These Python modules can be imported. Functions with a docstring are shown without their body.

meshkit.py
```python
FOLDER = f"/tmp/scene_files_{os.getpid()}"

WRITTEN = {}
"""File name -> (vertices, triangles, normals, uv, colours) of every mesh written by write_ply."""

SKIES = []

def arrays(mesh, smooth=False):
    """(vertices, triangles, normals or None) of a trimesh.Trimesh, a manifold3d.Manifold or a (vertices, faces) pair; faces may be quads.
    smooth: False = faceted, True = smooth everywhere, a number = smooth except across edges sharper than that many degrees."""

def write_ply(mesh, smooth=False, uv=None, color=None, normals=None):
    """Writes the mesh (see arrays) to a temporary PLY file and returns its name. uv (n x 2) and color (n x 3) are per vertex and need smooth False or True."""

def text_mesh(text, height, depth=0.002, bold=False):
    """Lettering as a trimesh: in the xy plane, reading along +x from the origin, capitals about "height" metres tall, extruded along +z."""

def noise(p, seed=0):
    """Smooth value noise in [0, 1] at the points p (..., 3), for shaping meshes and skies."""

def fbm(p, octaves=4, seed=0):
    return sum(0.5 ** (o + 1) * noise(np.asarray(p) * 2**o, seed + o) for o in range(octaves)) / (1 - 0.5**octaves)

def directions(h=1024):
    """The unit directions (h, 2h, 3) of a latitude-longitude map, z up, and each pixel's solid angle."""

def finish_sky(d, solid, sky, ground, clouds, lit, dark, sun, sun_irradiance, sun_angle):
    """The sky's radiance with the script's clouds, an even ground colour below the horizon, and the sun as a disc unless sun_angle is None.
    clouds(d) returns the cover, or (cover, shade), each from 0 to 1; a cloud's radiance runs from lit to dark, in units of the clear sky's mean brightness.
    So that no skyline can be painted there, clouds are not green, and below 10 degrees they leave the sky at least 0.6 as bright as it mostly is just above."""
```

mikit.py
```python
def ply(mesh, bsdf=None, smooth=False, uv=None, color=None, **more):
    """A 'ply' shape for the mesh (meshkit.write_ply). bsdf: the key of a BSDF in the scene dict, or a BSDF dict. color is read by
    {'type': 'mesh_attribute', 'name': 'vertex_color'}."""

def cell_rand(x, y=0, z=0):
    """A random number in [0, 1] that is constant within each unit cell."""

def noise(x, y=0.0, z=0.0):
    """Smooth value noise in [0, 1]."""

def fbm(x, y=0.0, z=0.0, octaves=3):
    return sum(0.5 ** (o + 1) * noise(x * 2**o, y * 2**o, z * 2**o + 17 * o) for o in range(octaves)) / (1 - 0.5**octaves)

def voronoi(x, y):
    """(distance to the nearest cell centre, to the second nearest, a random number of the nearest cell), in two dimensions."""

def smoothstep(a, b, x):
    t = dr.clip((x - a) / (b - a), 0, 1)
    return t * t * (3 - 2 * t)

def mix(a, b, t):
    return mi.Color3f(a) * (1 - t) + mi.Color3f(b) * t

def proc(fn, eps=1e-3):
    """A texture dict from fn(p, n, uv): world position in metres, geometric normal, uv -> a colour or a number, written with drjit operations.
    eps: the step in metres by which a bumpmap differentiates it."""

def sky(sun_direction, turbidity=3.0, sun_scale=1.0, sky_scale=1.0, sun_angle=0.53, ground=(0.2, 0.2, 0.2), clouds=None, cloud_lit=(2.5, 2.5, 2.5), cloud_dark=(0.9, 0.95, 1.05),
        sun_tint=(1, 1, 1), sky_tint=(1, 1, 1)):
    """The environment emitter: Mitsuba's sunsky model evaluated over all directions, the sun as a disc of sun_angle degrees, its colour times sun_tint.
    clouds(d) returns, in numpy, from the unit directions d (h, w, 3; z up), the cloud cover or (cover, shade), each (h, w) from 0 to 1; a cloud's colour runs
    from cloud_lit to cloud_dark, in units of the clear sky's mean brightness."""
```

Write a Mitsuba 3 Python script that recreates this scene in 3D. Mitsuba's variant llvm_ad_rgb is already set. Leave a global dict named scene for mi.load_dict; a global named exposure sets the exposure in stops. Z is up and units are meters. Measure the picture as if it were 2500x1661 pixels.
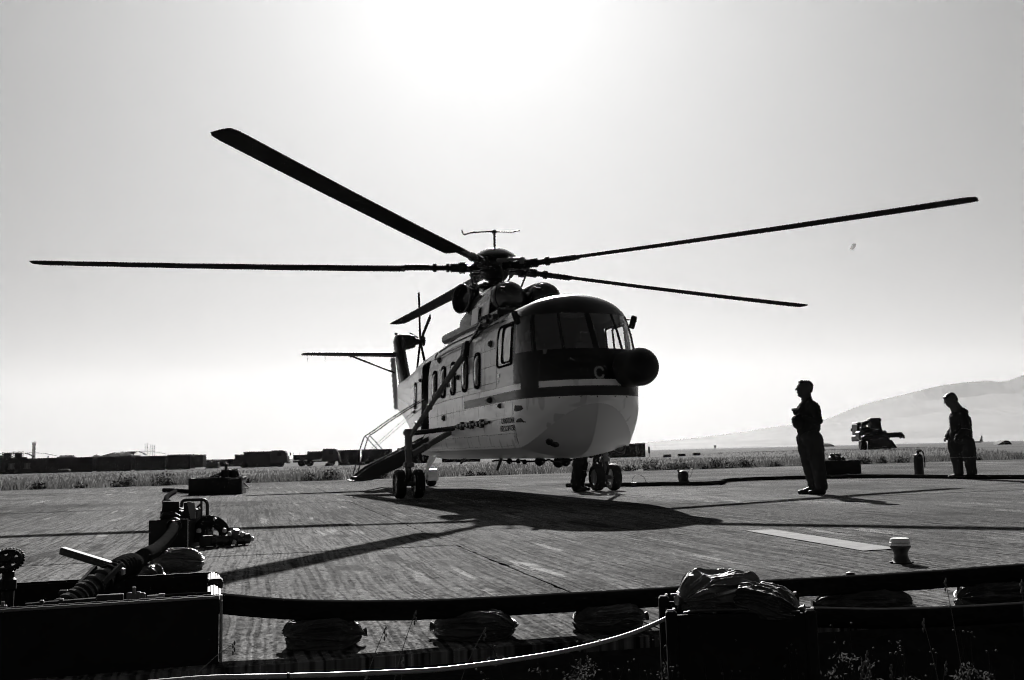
import math, random
import numpy as np, trimesh, drjit as dr, mitsuba as mi, mikit, meshkit
import manifold3d as m3, shapely.geometry as sg
from scipy.interpolate import PchipInterpolator
from mikit import noise, fbm, voronoi, cell_rand, smoothstep

T = mi.ScalarTransform4f
scene, labels, counts = {}, {}, {}
rng = np.random.default_rng(7)
random.seed(7)

# ------------------------------------------------------------------ camera, sky, exposure
pitch, roll, eye = math.atan(275.5 / 2430.6), math.atan(.025), np.array([0, 0, .83])
fwd = np.array([0, math.cos(pitch), math.sin(pitch)])
up0 = np.array([0, -math.sin(pitch), math.cos(pitch)])
up = up0 * math.cos(roll) + np.array([1., 0, 0]) * math.sin(roll)
scene['camera'] = {'type': 'perspective', 'fov': math.degrees(2 * math.atan(18 / 35)), 'fov_axis': 'x', 'near_clip': .05, 'far_clip': 60000.,
                   'to_world': T().look_at(origin=eye.tolist(), target=(eye + fwd).tolist(), up=up.tolist())}
SUN = np.array([-.022, .87, .492]); SUN = SUN / np.linalg.norm(SUN)


def veil(d):
    """A thin high haze over the whole sky: bright round the sun, paler towards the horizon."""
    ang = np.degrees(np.arccos(np.clip(d @ SUN, -1, 1)))
    el = np.degrees(np.arcsin(np.clip(d[..., 2], 0, 1)))
    aureole = 1.6 * np.exp(-ang / 16.0)
    low = .24 * np.exp(-el / 21.0) * (.08 + .92 * np.exp(-(ang / 58.0) ** 2))
    L = (.012 + aureole + low) * (.97 + .06 * meshkit.fbm(d * np.array([3., 3., 9.]), 3))
    return np.ones_like(ang), 1 - np.clip(L / 2.0, 0, 1)


SKY_GAIN = 1.78
scene['sky'] = mikit.sky(SUN.tolist(), turbidity=3, sun_scale=1., clouds=veil, ground=(.06, .06, .06), cloud_lit=(SKY_GAIN,) * 3, cloud_dark=(0., 0., 0.), sun_tint=(.80, 1., 1.48))
exposure = 3.55


# ------------------------------------------------------------------ materials
def pr(key, c, rough=.6, two=True, inner=None, **k):
    k.setdefault('specular', .5 if rough < .5 else .2)
    b = {'type': 'principled', 'base_color': {'type': 'rgb', 'value': [c] * 3} if not isinstance(c, dict) else c, 'roughness': rough, **k}
    if two:
        b = {'type': 'twosided', 'a': b}
        if inner is not None:
            b['b'] = {'type': 'principled', 'base_color': {'type': 'rgb', 'value': [inner] * 3}, 'roughness': .8}
    b['id'] = key
    scene[key] = b


def grey(v):
    return mi.Color3f(v)


CA, SA = math.cos(math.radians(15)), math.sin(math.radians(15))      # the apron's slab grid


def slab_lines(p):
    u, v = p.x * CA + p.y * SA, -p.x * SA + p.y * CA
    wob = .06 * noise(u * .5, v * .30) + .05 * noise(u * 1.1, v * 1.1) + .02 * noise(u * 4., v * 4.)
    uu = u + wob
    return u, v, uu, noise(uu * 70., v * 1.3), noise(uu * 27. + 7., v * .5)


def slab_colour(p, n, uv):
    u, v, uu, line, line2 = slab_lines(p)
    patch = fbm(u * .5, v * .3, 3., 3)
    groove = smoothstep(.25, .60, line)
    rough = fbm(u * 34., v * 22., 1., 3)
    scrape = smoothstep(.74, .90, noise(uu * 14. + 31., v * .7)) * smoothstep(.42, .75, noise(u * .9 + 3., v * .7))
    speck = smoothstep(.78, .95, noise(u * 120., v * 90.))
    dark = smoothstep(.62, .86, noise(uu * 11. + 90., v * 2.2)) * smoothstep(.42, .66, noise(u * .9, v * .9, 9.))
    stain = smoothstep(.60, .78, fbm(u * .35 + 5., v * .55, 7., 4))
    tone = cell_rand(dr.floor((u - 1.865) / 5.), dr.floor((v - 9.15) / 5.), 4)
    a = .078 * (1 + .35 * (tone - .5) + 1.9 * (patch - .5) + .85 * (groove - .62) + .12 * (line2 - .5) + 2.0 * (rough - .5))
    a = a * (1 + 1.5 * scrape + 1.2 * speck) * (1 - .6 * dark) * (1 - .5 * stain)
    a = a * (1 - .6 * smoothstep(.82, .90, noise(u * 45., v * 9., 2.)))
    return grey(dr.clip(a, .006, .3))


def slab_bump(p, n, uv):
    u, v, uu, line, line2 = slab_lines(p)
    return line * .7 + .1 * line2 + 1.0 * fbm(u * 60., v * 45., 2., 2)


def bump(key, c, fn, scale, rough=.8, eps=2e-3, two=True, **k):
    b = {'type': 'bumpmap', 'arbitrary': mikit.proc(fn, eps), 'scale': scale,
         'bsdf': {'type': 'principled', 'base_color': c if isinstance(c, dict) else {'type': 'rgb', 'value': [c] * 3}, 'roughness': rough, **k}}
    if two:
        b = {'type': 'twosided', 'a': b}
    b['id'] = key
    scene[key] = b


def wavy(p, n, uv):
    return noise(p.x * 4.5, p.y * 4.5, p.z * 6.) + .35 * noise(p.x * 13., p.y * 13., p.z * 13.)


def mottled(base, amp, s, lo=.004):
    return mikit.proc(lambda p, n, uv: grey(dr.clip(base * (1 + amp * 2 * (fbm(p.x * s, p.y * s, p.z * s, 3) - .5)), lo, .9)))


bump('m_slab', mikit.proc(slab_colour), slab_bump, .012, .95, specular=.06)
pr('m_joint', mottled(.02, .6, 30.), .95)
pr('m_repair', mottled(.15, .35, 9.), .9)
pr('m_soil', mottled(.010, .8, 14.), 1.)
pr('m_field', mikit.proc(lambda p, n, uv: grey(dr.clip(.034 + .04 * (fbm(p.x * .06, p.y * .25, 1., 3) - .5) + .016 * (noise(p.x * 1.3, p.y * 3.) - .5) - .018 * smoothstep(.6, .8, noise(p.x * .02, p.y * .08, 5.)), .006, .3))), 1.)
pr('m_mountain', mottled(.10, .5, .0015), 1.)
scene['m_dry_grass'] = {'type': 'principledthin', 'base_color': mikit.proc(lambda p, n, uv: grey(.036 + .04 * noise(p.x * 1.7, p.y * 1.7))), 'roughness': .8, 'diff_trans': 1., 'id': 'm_dry_grass'}
pr('m_shrub', .014, .8)
scene['m_weed'] = {'type': 'principledthin', 'base_color': {'type': 'rgb', 'value': [.04] * 3}, 'roughness': .5, 'diff_trans': 1., 'id': 'm_weed'}
pr('m_flower', .06, .8)
pr('m_stalk', .10, .8)
scene['m_black_rubber'] = {'type': 'twosided', 'a': {'type': 'diffuse', 'reflectance': mottled(.013, .5, 40.)}, 'id': 'm_black_rubber'}
pr('m_tyre', .012, .7)
pr('m_box_wood', mottled(.012, .5, 8.), .7, specular=.15)
pr('m_bare_lit_edge', mottled(.30, .2, 30.), .5)  # bare metal, also sunlit edges and highlights put into a pale colour
pr('m_steel', .12, .35, metallic=.8)
pr('m_dark_steel', .02, .45, metallic=.2)
pr('m_black', .008, .55)
pr('m_black_gloss', .008, .12, clearcoat=1., clearcoat_gloss=.95)
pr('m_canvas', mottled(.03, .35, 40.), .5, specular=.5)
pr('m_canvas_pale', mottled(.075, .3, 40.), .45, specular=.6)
pr('m_pale_pipe', mottled(.36, .12, 40.), .4)
pr('m_cloth_dark', .013, .9)
pr('m_cloth_mid', .02, .9)
pr('m_skin', .035, .7)
pr('m_boot', .012, .5)
pr('m_band', .12, .5)
pr('m_white_paint', mikit.proc(lambda p, n, uv: grey(.74 - .10 * smoothstep(.55, .8, noise(p.x * 2.3, p.y * 2.3, p.z * 6.)) - .2 * smoothstep(.7, .82, noise(p.x * 9., p.y * 9., p.z * 3.)))), .24, inner=.16, clearcoat=.6, clearcoat_gloss=.95)
scene['m_white_paint']['a'] = {'type': 'bumpmap', 'arbitrary': mikit.proc(wavy, 4e-3), 'scale': .004, 'bsdf': scene['m_white_paint']['a']}
pr('m_grey_paint', mikit.proc(lambda p, n, uv: grey(.24 - .04 * smoothstep(.55, .8, noise(p.x * 2.3, p.y * 2.3, p.z * 6.)))), .22, inner=.16, clearcoat=.6, clearcoat_gloss=.95)
scene['m_grey_paint']['a'] = {'type': 'bumpmap', 'arbitrary': mikit.proc(wavy, 4e-3), 'scale': .004, 'bsdf': scene['m_grey_paint']['a']}
pr('m_navy_paint', .006, .32, inner=.16, specular=.15, clearcoat=.35, clearcoat_gloss=.97)
pr('m_seam', .07, .6)
pr('m_shaded_white', .55, .3, inner=.16)  # hull white darkened: the shade underneath is put into this colour
pr('m_letter_dark', .012, .5)
pr('m_letter_pale', .30, .5)
pr('m_grey_metal', .10, .4)
scene['m_blade'] = {'type': 'twosided', 'a': {'type': 'diffuse', 'reflectance': {'type': 'rgb', 'value': [.02] * 3}}, 'id': 'm_blade'}
pr('m_navy_solid', .006, .32, specular=.15, clearcoat=.35, clearcoat_gloss=.97)
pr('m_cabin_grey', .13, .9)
pr('m_container', mikit.proc(lambda p, n, uv: grey(.012 + .012 * noise(p.x * .7, p.y * .7, p.z * .5))), .8)
pr('m_container_grey', .07, .8)
pr('m_container_pale', .16, .8)
pr('m_truck', mottled(.016, .4, .7), .7)
pr('m_truck_cab', mottled(.03, .4, .7), .55)
pr('m_far_grey', .12, .8)
pr('m_fabric_pale', .25, .9)
scene['m_glass'] = {'type': 'thindielectric', 'id': 'm_glass'}
scene['m_lens'] = {'type': 'twosided', 'a': {'type': 'principled', 'base_color': {'type': 'rgb', 'value': [.5] * 3}, 'roughness': .25}, 'id': 'm_lens'}
scene['m_lamp_glass'] = {'type': 'thindielectric', 'int_ior': 1.6, 'id': 'm_lamp_glass'}


# ------------------------------------------------------------------ mesh helpers
def mk(v, f):
    return trimesh.Trimesh(np.asarray(v, float), np.asarray(f, int), process=False)


def cat(*ms):
    ms = [m for m in ms if m is not None]
    return trimesh.util.concatenate(ms)


def rot(axis, deg):
    return trimesh.transformations.rotation_matrix(math.radians(deg), axis)


def mv(m, t=(0, 0, 0), rz=0, rx=0, ry=0):
    m = m.copy()
    if rx: m.apply_transform(rot([1, 0, 0], rx))
    if ry: m.apply_transform(rot([0, 1, 0], ry))
    if rz: m.apply_transform(rot([0, 0, 1], rz))
    m.apply_translation(t)
    return m


def box(s, c=(0, 0, 0), b=None):
    """A box of size s about c with chamfered edges."""
    s = np.asarray(s, float) / 2
    b = min(.12 * s.min(), .02) if b is None else b
    if b <= 0:
        return mv(trimesh.creation.box(2 * s), c)
    pts = []
    for sx in (-1, 1):
        for sy in (-1, 1):
            for sz in (-1, 1):
                q = np.array([sx, sy, sz]) * s
                for k in range(3):
                    d = -np.array([sx, sy, sz]) * b; d[k] = 0
                    pts.append(q + d)
    return mv(trimesh.convex.convex_hull(np.array(pts)), c)


def beam(a, b, w, h, ch=None):
    """A chamfered bar of section w (sideways) x h from a to b."""
    a, b = np.asarray(a, float), np.asarray(b, float)
    L = np.linalg.norm(b - a); x = (b - a) / L
    z = np.array([0, 0, 1.]) if abs(x[2]) < .95 else np.array([0, 1., 0])
    y = np.cross(z, x); y /= np.linalg.norm(y); z = np.cross(x, y)
    m = box((L, w, h), b=ch)
    M = np.eye(4); M[:3, 0], M[:3, 1], M[:3, 2], M[:3, 3] = x, y, z, (a + b) / 2
    m.apply_transform(M)
    return m


def tube(pts, r, k=12, caps=True):
    P = np.asarray(pts, float); n = len(P)
    r = np.full(n, r, float) if np.isscalar(r) else np.asarray(r, float)
    t = np.gradient(P, axis=0); t /= np.maximum(np.linalg.norm(t, axis=1, keepdims=True), 1e-12)
    ref = np.array([0, 0, 1.]) if abs(t[0][2]) < .9 else np.array([1., 0, 0])
    u = np.cross(t[0], ref); u /= np.linalg.norm(u)
    V = []
    a = np.arange(k) * 2 * math.pi / k
    for i in range(n):
        u = u - t[i] * (u @ t[i]); u /= np.linalg.norm(u)
        w = np.cross(t[i], u)
        V.append(P[i] + r[i] * (np.cos(a)[:, None] * u + np.sin(a)[:, None] * w))
    V = np.vstack(V); F = []
    for i in range(n - 1):
        for j in range(k):
            p, q = i * k + j, i * k + (j + 1) % k
            F += [[p, q, q + k], [p, q + k, p + k]]
    if caps:
        V = np.vstack([V, P[:1], P[-1:]]); c0, c1 = n * k, n * k + 1
        for j in range(k):
            F += [[c0, (j + 1) % k, j], [c1, (n - 1) * k + j, (n - 1) * k + (j + 1) % k]]
    return mk(V, F)


def curve(pts, n=40):
    P = np.asarray(pts, float)
    s = np.r_[0, np.cumsum(np.linalg.norm(np.diff(P, axis=0), axis=1))]
    return PchipInterpolator(s, P)(np.linspace(0, s[-1], n))


def lathe(prof, k=24, axis=None, at=(0, 0, 0)):
    """Revolves [(r, z)] round z; axis turns z that way."""
    prof = np.asarray(prof, float)
    a = np.arange(k) * 2 * math.pi / k
    V = np.stack([np.outer(prof[:, 0], np.cos(a)), np.outer(prof[:, 0], np.sin(a)), np.repeat(prof[:, 1:2], k, 1)], -1).reshape(-1, 3)
    F = []
    for i in range(len(prof) - 1):
        for j in range(k):
            p, q = i * k + j, i * k + (j + 1) % k
            F += [[p, q, q + k], [p, q + k, p + k]]
    m = mk(V, F)
    if axis is not None:
        m.apply_transform(trimesh.geometry.align_vectors([0, 0, 1], np.asarray(axis, float) / np.linalg.norm(axis)))
    m.apply_translation(at)
    return m


def cyl(a, b, r, k=16, b_=None):
    a, b = np.asarray(a, float), np.asarray(b, float); L = np.linalg.norm(b - a)
    c = min(r * .15, L * .2) if b_ is None else b_
    return lathe([(0, 0), (r - c, 0), (r, c), (r, L - c), (r - c, L), (0, L)], k, b - a, a)


def gridmesh(P, flip=False, keep=None):
    n, m = P.shape[:2]
    i = np.arange(n * m).reshape(n, m)
    q = np.stack([i[:-1, :-1], i[1:, :-1], i[1:, 1:], i[:-1, 1:]], -1).reshape(-1, 4)
    if keep is not None:
        q = q[np.asarray(keep).reshape(-1)]
    if flip:
        q = q[:, ::-1]
    f = np.vstack([q[:, [0, 1, 2]], q[:, [0, 2, 3]]])
    V = P.reshape(-1, 3)
    used, inv = np.unique(f, return_inverse=True)
    return mk(V[used], inv.reshape(f.shape))


def prism(poly, depth):
    poly = sg.Polygon(poly) if not isinstance(poly, sg.Polygon) else poly
    return trimesh.creation.extrude_polygon(poly, depth, engine='earcut')


def blob(pts_r, target=.03, smooth=8):
    """One smooth body from bones: each bone is the hull of the spheres at its joints [(p, r), (p, r)]."""
    M = m3.Manifold()
    for bone in pts_r:
        M += m3.Manifold.batch_hull([m3.Manifold.sphere(r, 14).translate([float(x) for x in p]) for p, r in bone])
    M = M.refine_to_length(target)
    q = M.to_mesh()
    m = trimesh.Trimesh(q.vert_properties[:, :3], q.tri_verts, process=True)
    if smooth:
        trimesh.smoothing.filter_taubin(m, iterations=smooth)
    return m


# ------------------------------------------------------------------ scene helpers
def key_for(name, parent=None):
    base = f'{parent}__{name}' if parent else name
    k = counts.get(base, 0); counts[base] = k + 1
    return base if k == 0 else f'{base}_{k:03d}'


def obj(name, mesh, mat, parent=None, smooth=35, **k):
    key = key_for(name, parent)
    scene[key] = mikit.ply(mesh, mat, smooth=smooth, **k)
    return key


def copy(name, src, to_world, parent=None):
    key = key_for(name, parent)
    scene[key] = {**scene[src], 'to_world': to_world}
    return key


def thing(name, label, cat_, group=None):
    key = key_for(name)
    labels[key] = {'label': label, 'category': cat_}
    if group: labels[key]['group'] = group
    return key


def tag(key, label, cat_=None, group=None, kind=None):
    d = labels.setdefault(key, {})
    d['label'] = label
    if cat_: d['category'] = cat_
    if group: d['group'] = group
    if kind: d['kind'] = kind
    return key


def stuff_part(key):
    labels.setdefault(key, {})['kind'] = 'stuff'

# ------------------------------------------------------------------ ground
def uv_xy(u, v):
    return u * CA - v * SA, u * SA + v * CA


def ground_z(x, y):
    """Height of the terrain: a ditch on the near side of the apron, a field falling away gently beyond it."""
    x, y = np.asarray(x, float), np.asarray(y, float)
    v = -x * SA + y * CA
    far = np.interp(v - 36.9, [0, 130, 400, 1500, 6000, 14000], [-.05, -.60, -.95, -2., -4., -7.])
    rise = np.clip((x - 27) / 12, 0, 1) * np.exp(-((v - 100) / 160.) ** 2)
    far = far + .55 * rise * np.clip((v - 40) / 70, 0, 1)
    z = np.where(v > 36.9, far, -.25)
    z = np.where(v < 4.3, np.maximum(-.012 - (4.28 - v) * .85, -1.0), z)
    return z


def sheet(us, vs, amp, scale):
    Uu, Vv = np.meshgrid(us, vs)
    x, y = uv_xy(Uu, Vv)
    z = ground_z(x, y) + amp * (meshkit.fbm(np.stack([x * scale, y * scale, x * 0], -1), 3) - .5)
    return gridmesh(np.stack([x, y, z], -1), flip=True)


geo = np.concatenate([np.arange(0, 60, 3.), 60 * 1.12 ** np.arange(0, 52)])
us = np.concatenate([-geo[::-1], geo[1:]])
vs = 36.6 + np.concatenate([[0], np.cumsum(1.2 * 1.09 ** np.arange(0, 82))])
obj('field', sheet(us, vs[vs < 16000], .10, .12), 'm_field', smooth=True)
labels['field'] = {'label': 'dry grass field falling away behind the concrete apron', 'kind': 'structure'}
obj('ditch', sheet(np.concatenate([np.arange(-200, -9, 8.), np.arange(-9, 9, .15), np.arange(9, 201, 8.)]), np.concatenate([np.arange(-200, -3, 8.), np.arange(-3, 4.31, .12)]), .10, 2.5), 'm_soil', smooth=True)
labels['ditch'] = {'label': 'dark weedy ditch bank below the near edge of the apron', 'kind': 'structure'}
side = []
for u0, u1 in ((-400, -38.2), (52.0, 400)):
    side.append(sheet(np.linspace(u0, u1, 40), np.linspace(4.3, 36.6, 14), .05, .2))
obj('verge', mv(cat(*side), (0, 0, .16)), 'm_field', smooth=True)
labels['verge'] = {'label': 'dry grass at the far ends of the apron', 'kind': 'structure'}

x, y = uv_xy(np.array([-38.1, 51.8, 51.8, -38.1]), np.array([4.32, 4.32, 36.85, 36.85]))
obj('apron', trimesh.creation.extrude_polygon(sg.Polygon(list(zip(x, y))), .17, engine='earcut').apply_translation((0, 0, -.19)), 'm_joint')
labels['apron'] = {'label': 'old concrete apron of square slabs with dark joints', 'kind': 'structure'}


def slab_mesh(w, l, seed):
    """A slab with slightly chipped edges, w x l, its top at z = 0."""
    r = np.random.default_rng(seed)
    pts = []
    for (a, b) in (((0, 0), (w, 0)), ((w, 0), (w, l)), ((w, l), (0, l)), ((0, l), (0, 0))):
        a, b = np.array(a, float), np.array(b, float)
        nrm = np.array([-(b - a)[1], (b - a)[0]]) / np.linalg.norm(b - a)
        for t in np.linspace(0, 1, 46)[:-1]:
            chip = .004 * r.random() + (.02 * r.random() if r.random() < .12 else 0)
            pts.append(a + (b - a) * t + nrm * (.003 + chip))
    return prism(np.array(pts), .05).apply_translation((0, 0, -.05))


slab_src = {}
for j in range(7):
    v0, v1 = max(4.28, 4.15 + 5 * j), min(36.9, 9.15 + 5 * j)
    for i in range(-8, 10):
        u0 = 1.865 + 5 * i
        kind = (round(v1 - v0, 2), (i * 3 + j * 5) % 4 if 0 < j < 6 else i % 3)
        xx, yy = uv_xy(u0, v0)
        tw = T().translate([float(xx), float(yy), float(.0025 * math.sin(i * 7.1 + j * 3.3))]).rotate([0, 0, 1], 15)
        if kind not in slab_src:
            slab_src[kind] = obj('slab', slab_mesh(5., v1 - v0, len(slab_src) + 11), 'm_slab', 'apron', to_world=tw)
        else:
            copy('slab', slab_src[kind], tw, 'apron')
k = obj('repair_strip', prism([(2.27, 10.05), (2.55, 10.1), (2.68, 7.93), (3.0, 8.0)][:2] + [(3.01, 7.99), (2.69, 7.9)], .004).apply_translation((0, 0, .003)), 'm_repair', 'apron')
tag(k, 'pale smooth cement strip set in the concrete')

ridge_x = np.array([-7000, -3000, 0, 1500, 2600, 3110, 3707, 4148, 4790, 5185, 5510, 5700, 5900, 6170, 7000, 9000, 12000])
ridge_h = np.array([0, 0, 30, 90, 175, 240, 310, 465, 610, 690, 722, 728, 715, 790, 900, 1000, 900])
X = np.linspace(-6000, 12000, 260); prof = PchipInterpolator(ridge_x, ridge_h)(X)
rows = []
for t, yy in zip((0, .1, .3, .55, .8, 1., .7, 0), (9200, 9800, 10500, 11200, 11700, 12000, 13000, 14500)):
    bump_ = meshkit.fbm(np.stack([X / 900., np.full_like(X, yy / 700.), X * 0], -1), 4) - .5
    rows.append(np.stack([X * (1 + (yy - 12000) / 40000.), np.full_like(X, yy), -8 + prof * t * (1 + .25 * bump_ * (t < 1))], -1))
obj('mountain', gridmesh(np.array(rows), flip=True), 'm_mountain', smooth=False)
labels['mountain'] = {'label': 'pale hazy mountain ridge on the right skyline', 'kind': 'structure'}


# ------------------------------------------------------------------ grass, shrubs and weeds
def blades(xy, h, w, lean, r, z0=None):
    n = len(xy)
    z = ground_z(xy[:, 0], xy[:, 1]) if z0 is None else z0
    a = r.random(n) * 2 * math.pi; b = r.random(n) * 2 * math.pi
    base = np.stack([xy[:, 0], xy[:, 1], z - .03], 1)
    s = np.stack([np.cos(a), np.sin(a), a * 0], 1) * (w / 2)[:, None]
    mid = base + np.stack([np.cos(b) * lean * .35, np.sin(b) * lean * .35, np.ones(n) * .6], 1) * h[:, None]
    tip = base + np.stack([np.cos(b) * lean, np.sin(b) * lean, np.ones(n)], 1) * h[:, None]
    V = np.stack([base - s, base + s, mid - s * .6, mid + s * .6, tip], 1).reshape(-1, 3)
    i = np.arange(n)[:, None] * 5
    F = np.vstack([i + [0, 1, 3], i + [0, 3, 2], i + [2, 3, 4]])
    return mk(V, F)


r = np.random.default_rng(3)
n = 60000
v = 36.7 + 140 * r.random(n) ** 2.2
u = (r.random(n) * 2 - 1) * (14 + v * .75) - v * .1
clump = meshkit.fbm(np.stack([u * .5, v * .3, u * 0], -1), 3)
keep = (clump > .36) & (v > 36.95 - .5 * (meshkit.noise(np.stack([u * 1.3, v * 0, u * 0], -1), 4) - .35))
u, v, clump = u[keep], v[keep], clump[keep]
x, y = uv_xy(u, v)
h = (.12 + .34 * clump * r.random(len(u)) + .12 * (v < 42)) * np.where(v > 90, .6, 1)
obj('grass', blades(np.stack([x, y], 1), h, .02 + .0007 * v, .35, r), 'm_dry_grass', smooth=False)
tag('grass', 'dry pale grass standing along the far side of the apron', 'grass', kind='stuff')


def leaf_clump(c, rad, n, size, r, flat=.7):
    """Leaf-sized faces through a ragged volume."""
    d = r.normal(size=(n, 3)); d /= np.linalg.norm(d, axis=1, keepdims=True)
    lump = .55 + .9 * meshkit.noise(d * 1.9 + np.asarray(c)[:2].sum(), 5)
    p = np.asarray(c) + d * (rad * lump * (r.random(n) ** .4))[:, None] * np.array([1, 1, flat])
    p[:, 2] = np.abs(p[:, 2] - c[2]) + c[2]
    a = r.normal(size=(n, 3)); b = np.cross(a, r.normal(size=(n, 3)))
    a *= (size * (.5 + r.random(n)) / np.linalg.norm(a, axis=1))[:, None]; b *= (size * .35 / np.linalg.norm(b, axis=1))[:, None]
    V = np.stack([p - a, p + b, p + a, p - b], 1).reshape(-1, 3); i = np.arange(n)[:, None] * 4
    return mk(V, np.vstack([i + [0, 1, 2], i + [0, 2, 3]]))


shrubs = [(-14.6, 33.2, .45), (-13.3, 33.6, .9), (-11.9, 33.9, 1.0), (-15.9, 32.9, .6), (-9.4, 34.6, .55), (-7.2, 35.3, .7), (-6.5, 35.5, .9), (-5.5, 35.8, .35), (-4.9, 36.0, 1.15), (-1.45, 37.0, .4), (-.95, 37.1, .35),
          (4.8, 38.7, .6), (5.7, 38.9, .95), (6.5, 39.15, .65), (7.0, 39.25, .75), (7.9, 39.5, .55), (8.5, 39.65, 1.05), (9.0, 39.8, .5), (9.7, 39.95, .85), (11.0, 40.3, .6),
          (15.0, 41.5, .8), (15.9, 41.8, .5), (16.8, 42.0, .6), (20.4, 43.2, .5), (23.5, 44.1, .7)]
words = 'first second third fourth fifth sixth seventh eighth ninth tenth eleventh twelfth thirteenth fourteenth fifteenth sixteenth seventeenth eighteenth nineteenth twentieth'.split() + ['fifth from last', 'fourth from last', 'third from last', 'second from last', 'last']
order = sorted(range(len(shrubs)), key=lambda i: shrubs[i][0])
for q, i in enumerate(order):
    x, y, w = shrubs[i]
    vv = max(-x * SA + y * CA, 37.25)
    x, y = uv_xy(x * CA + y * SA, vv)
    r = np.random.default_rng(100 + i)
    z = float(ground_z(x, y)) - .03
    st = cat(*[tube([(x, y, z), (x + dx * .5, y + dy * .5, z + .18 * w), (x + dx, y + dy, z + .34 * w)], .012, 4) for dx, dy in r.normal(size=(5, 2)) * .2 * w])
    t = thing('shrub', f'low dark shrub at the far concrete edge, {words[q]} from the left' if 'last' not in words[q] else f'low dark shrub at the far concrete edge, {words[q]} towards the right', 'shrub', 'shrubs along the far edge of the apron')
    obj('foliage', leaf_clump((x, y, z + .02), .42 * w + .08, int(330 * w), .06, r, .95), 'm_shrub', t, smooth=False)
    obj('stem', st, 'm_shrub', t)

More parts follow.
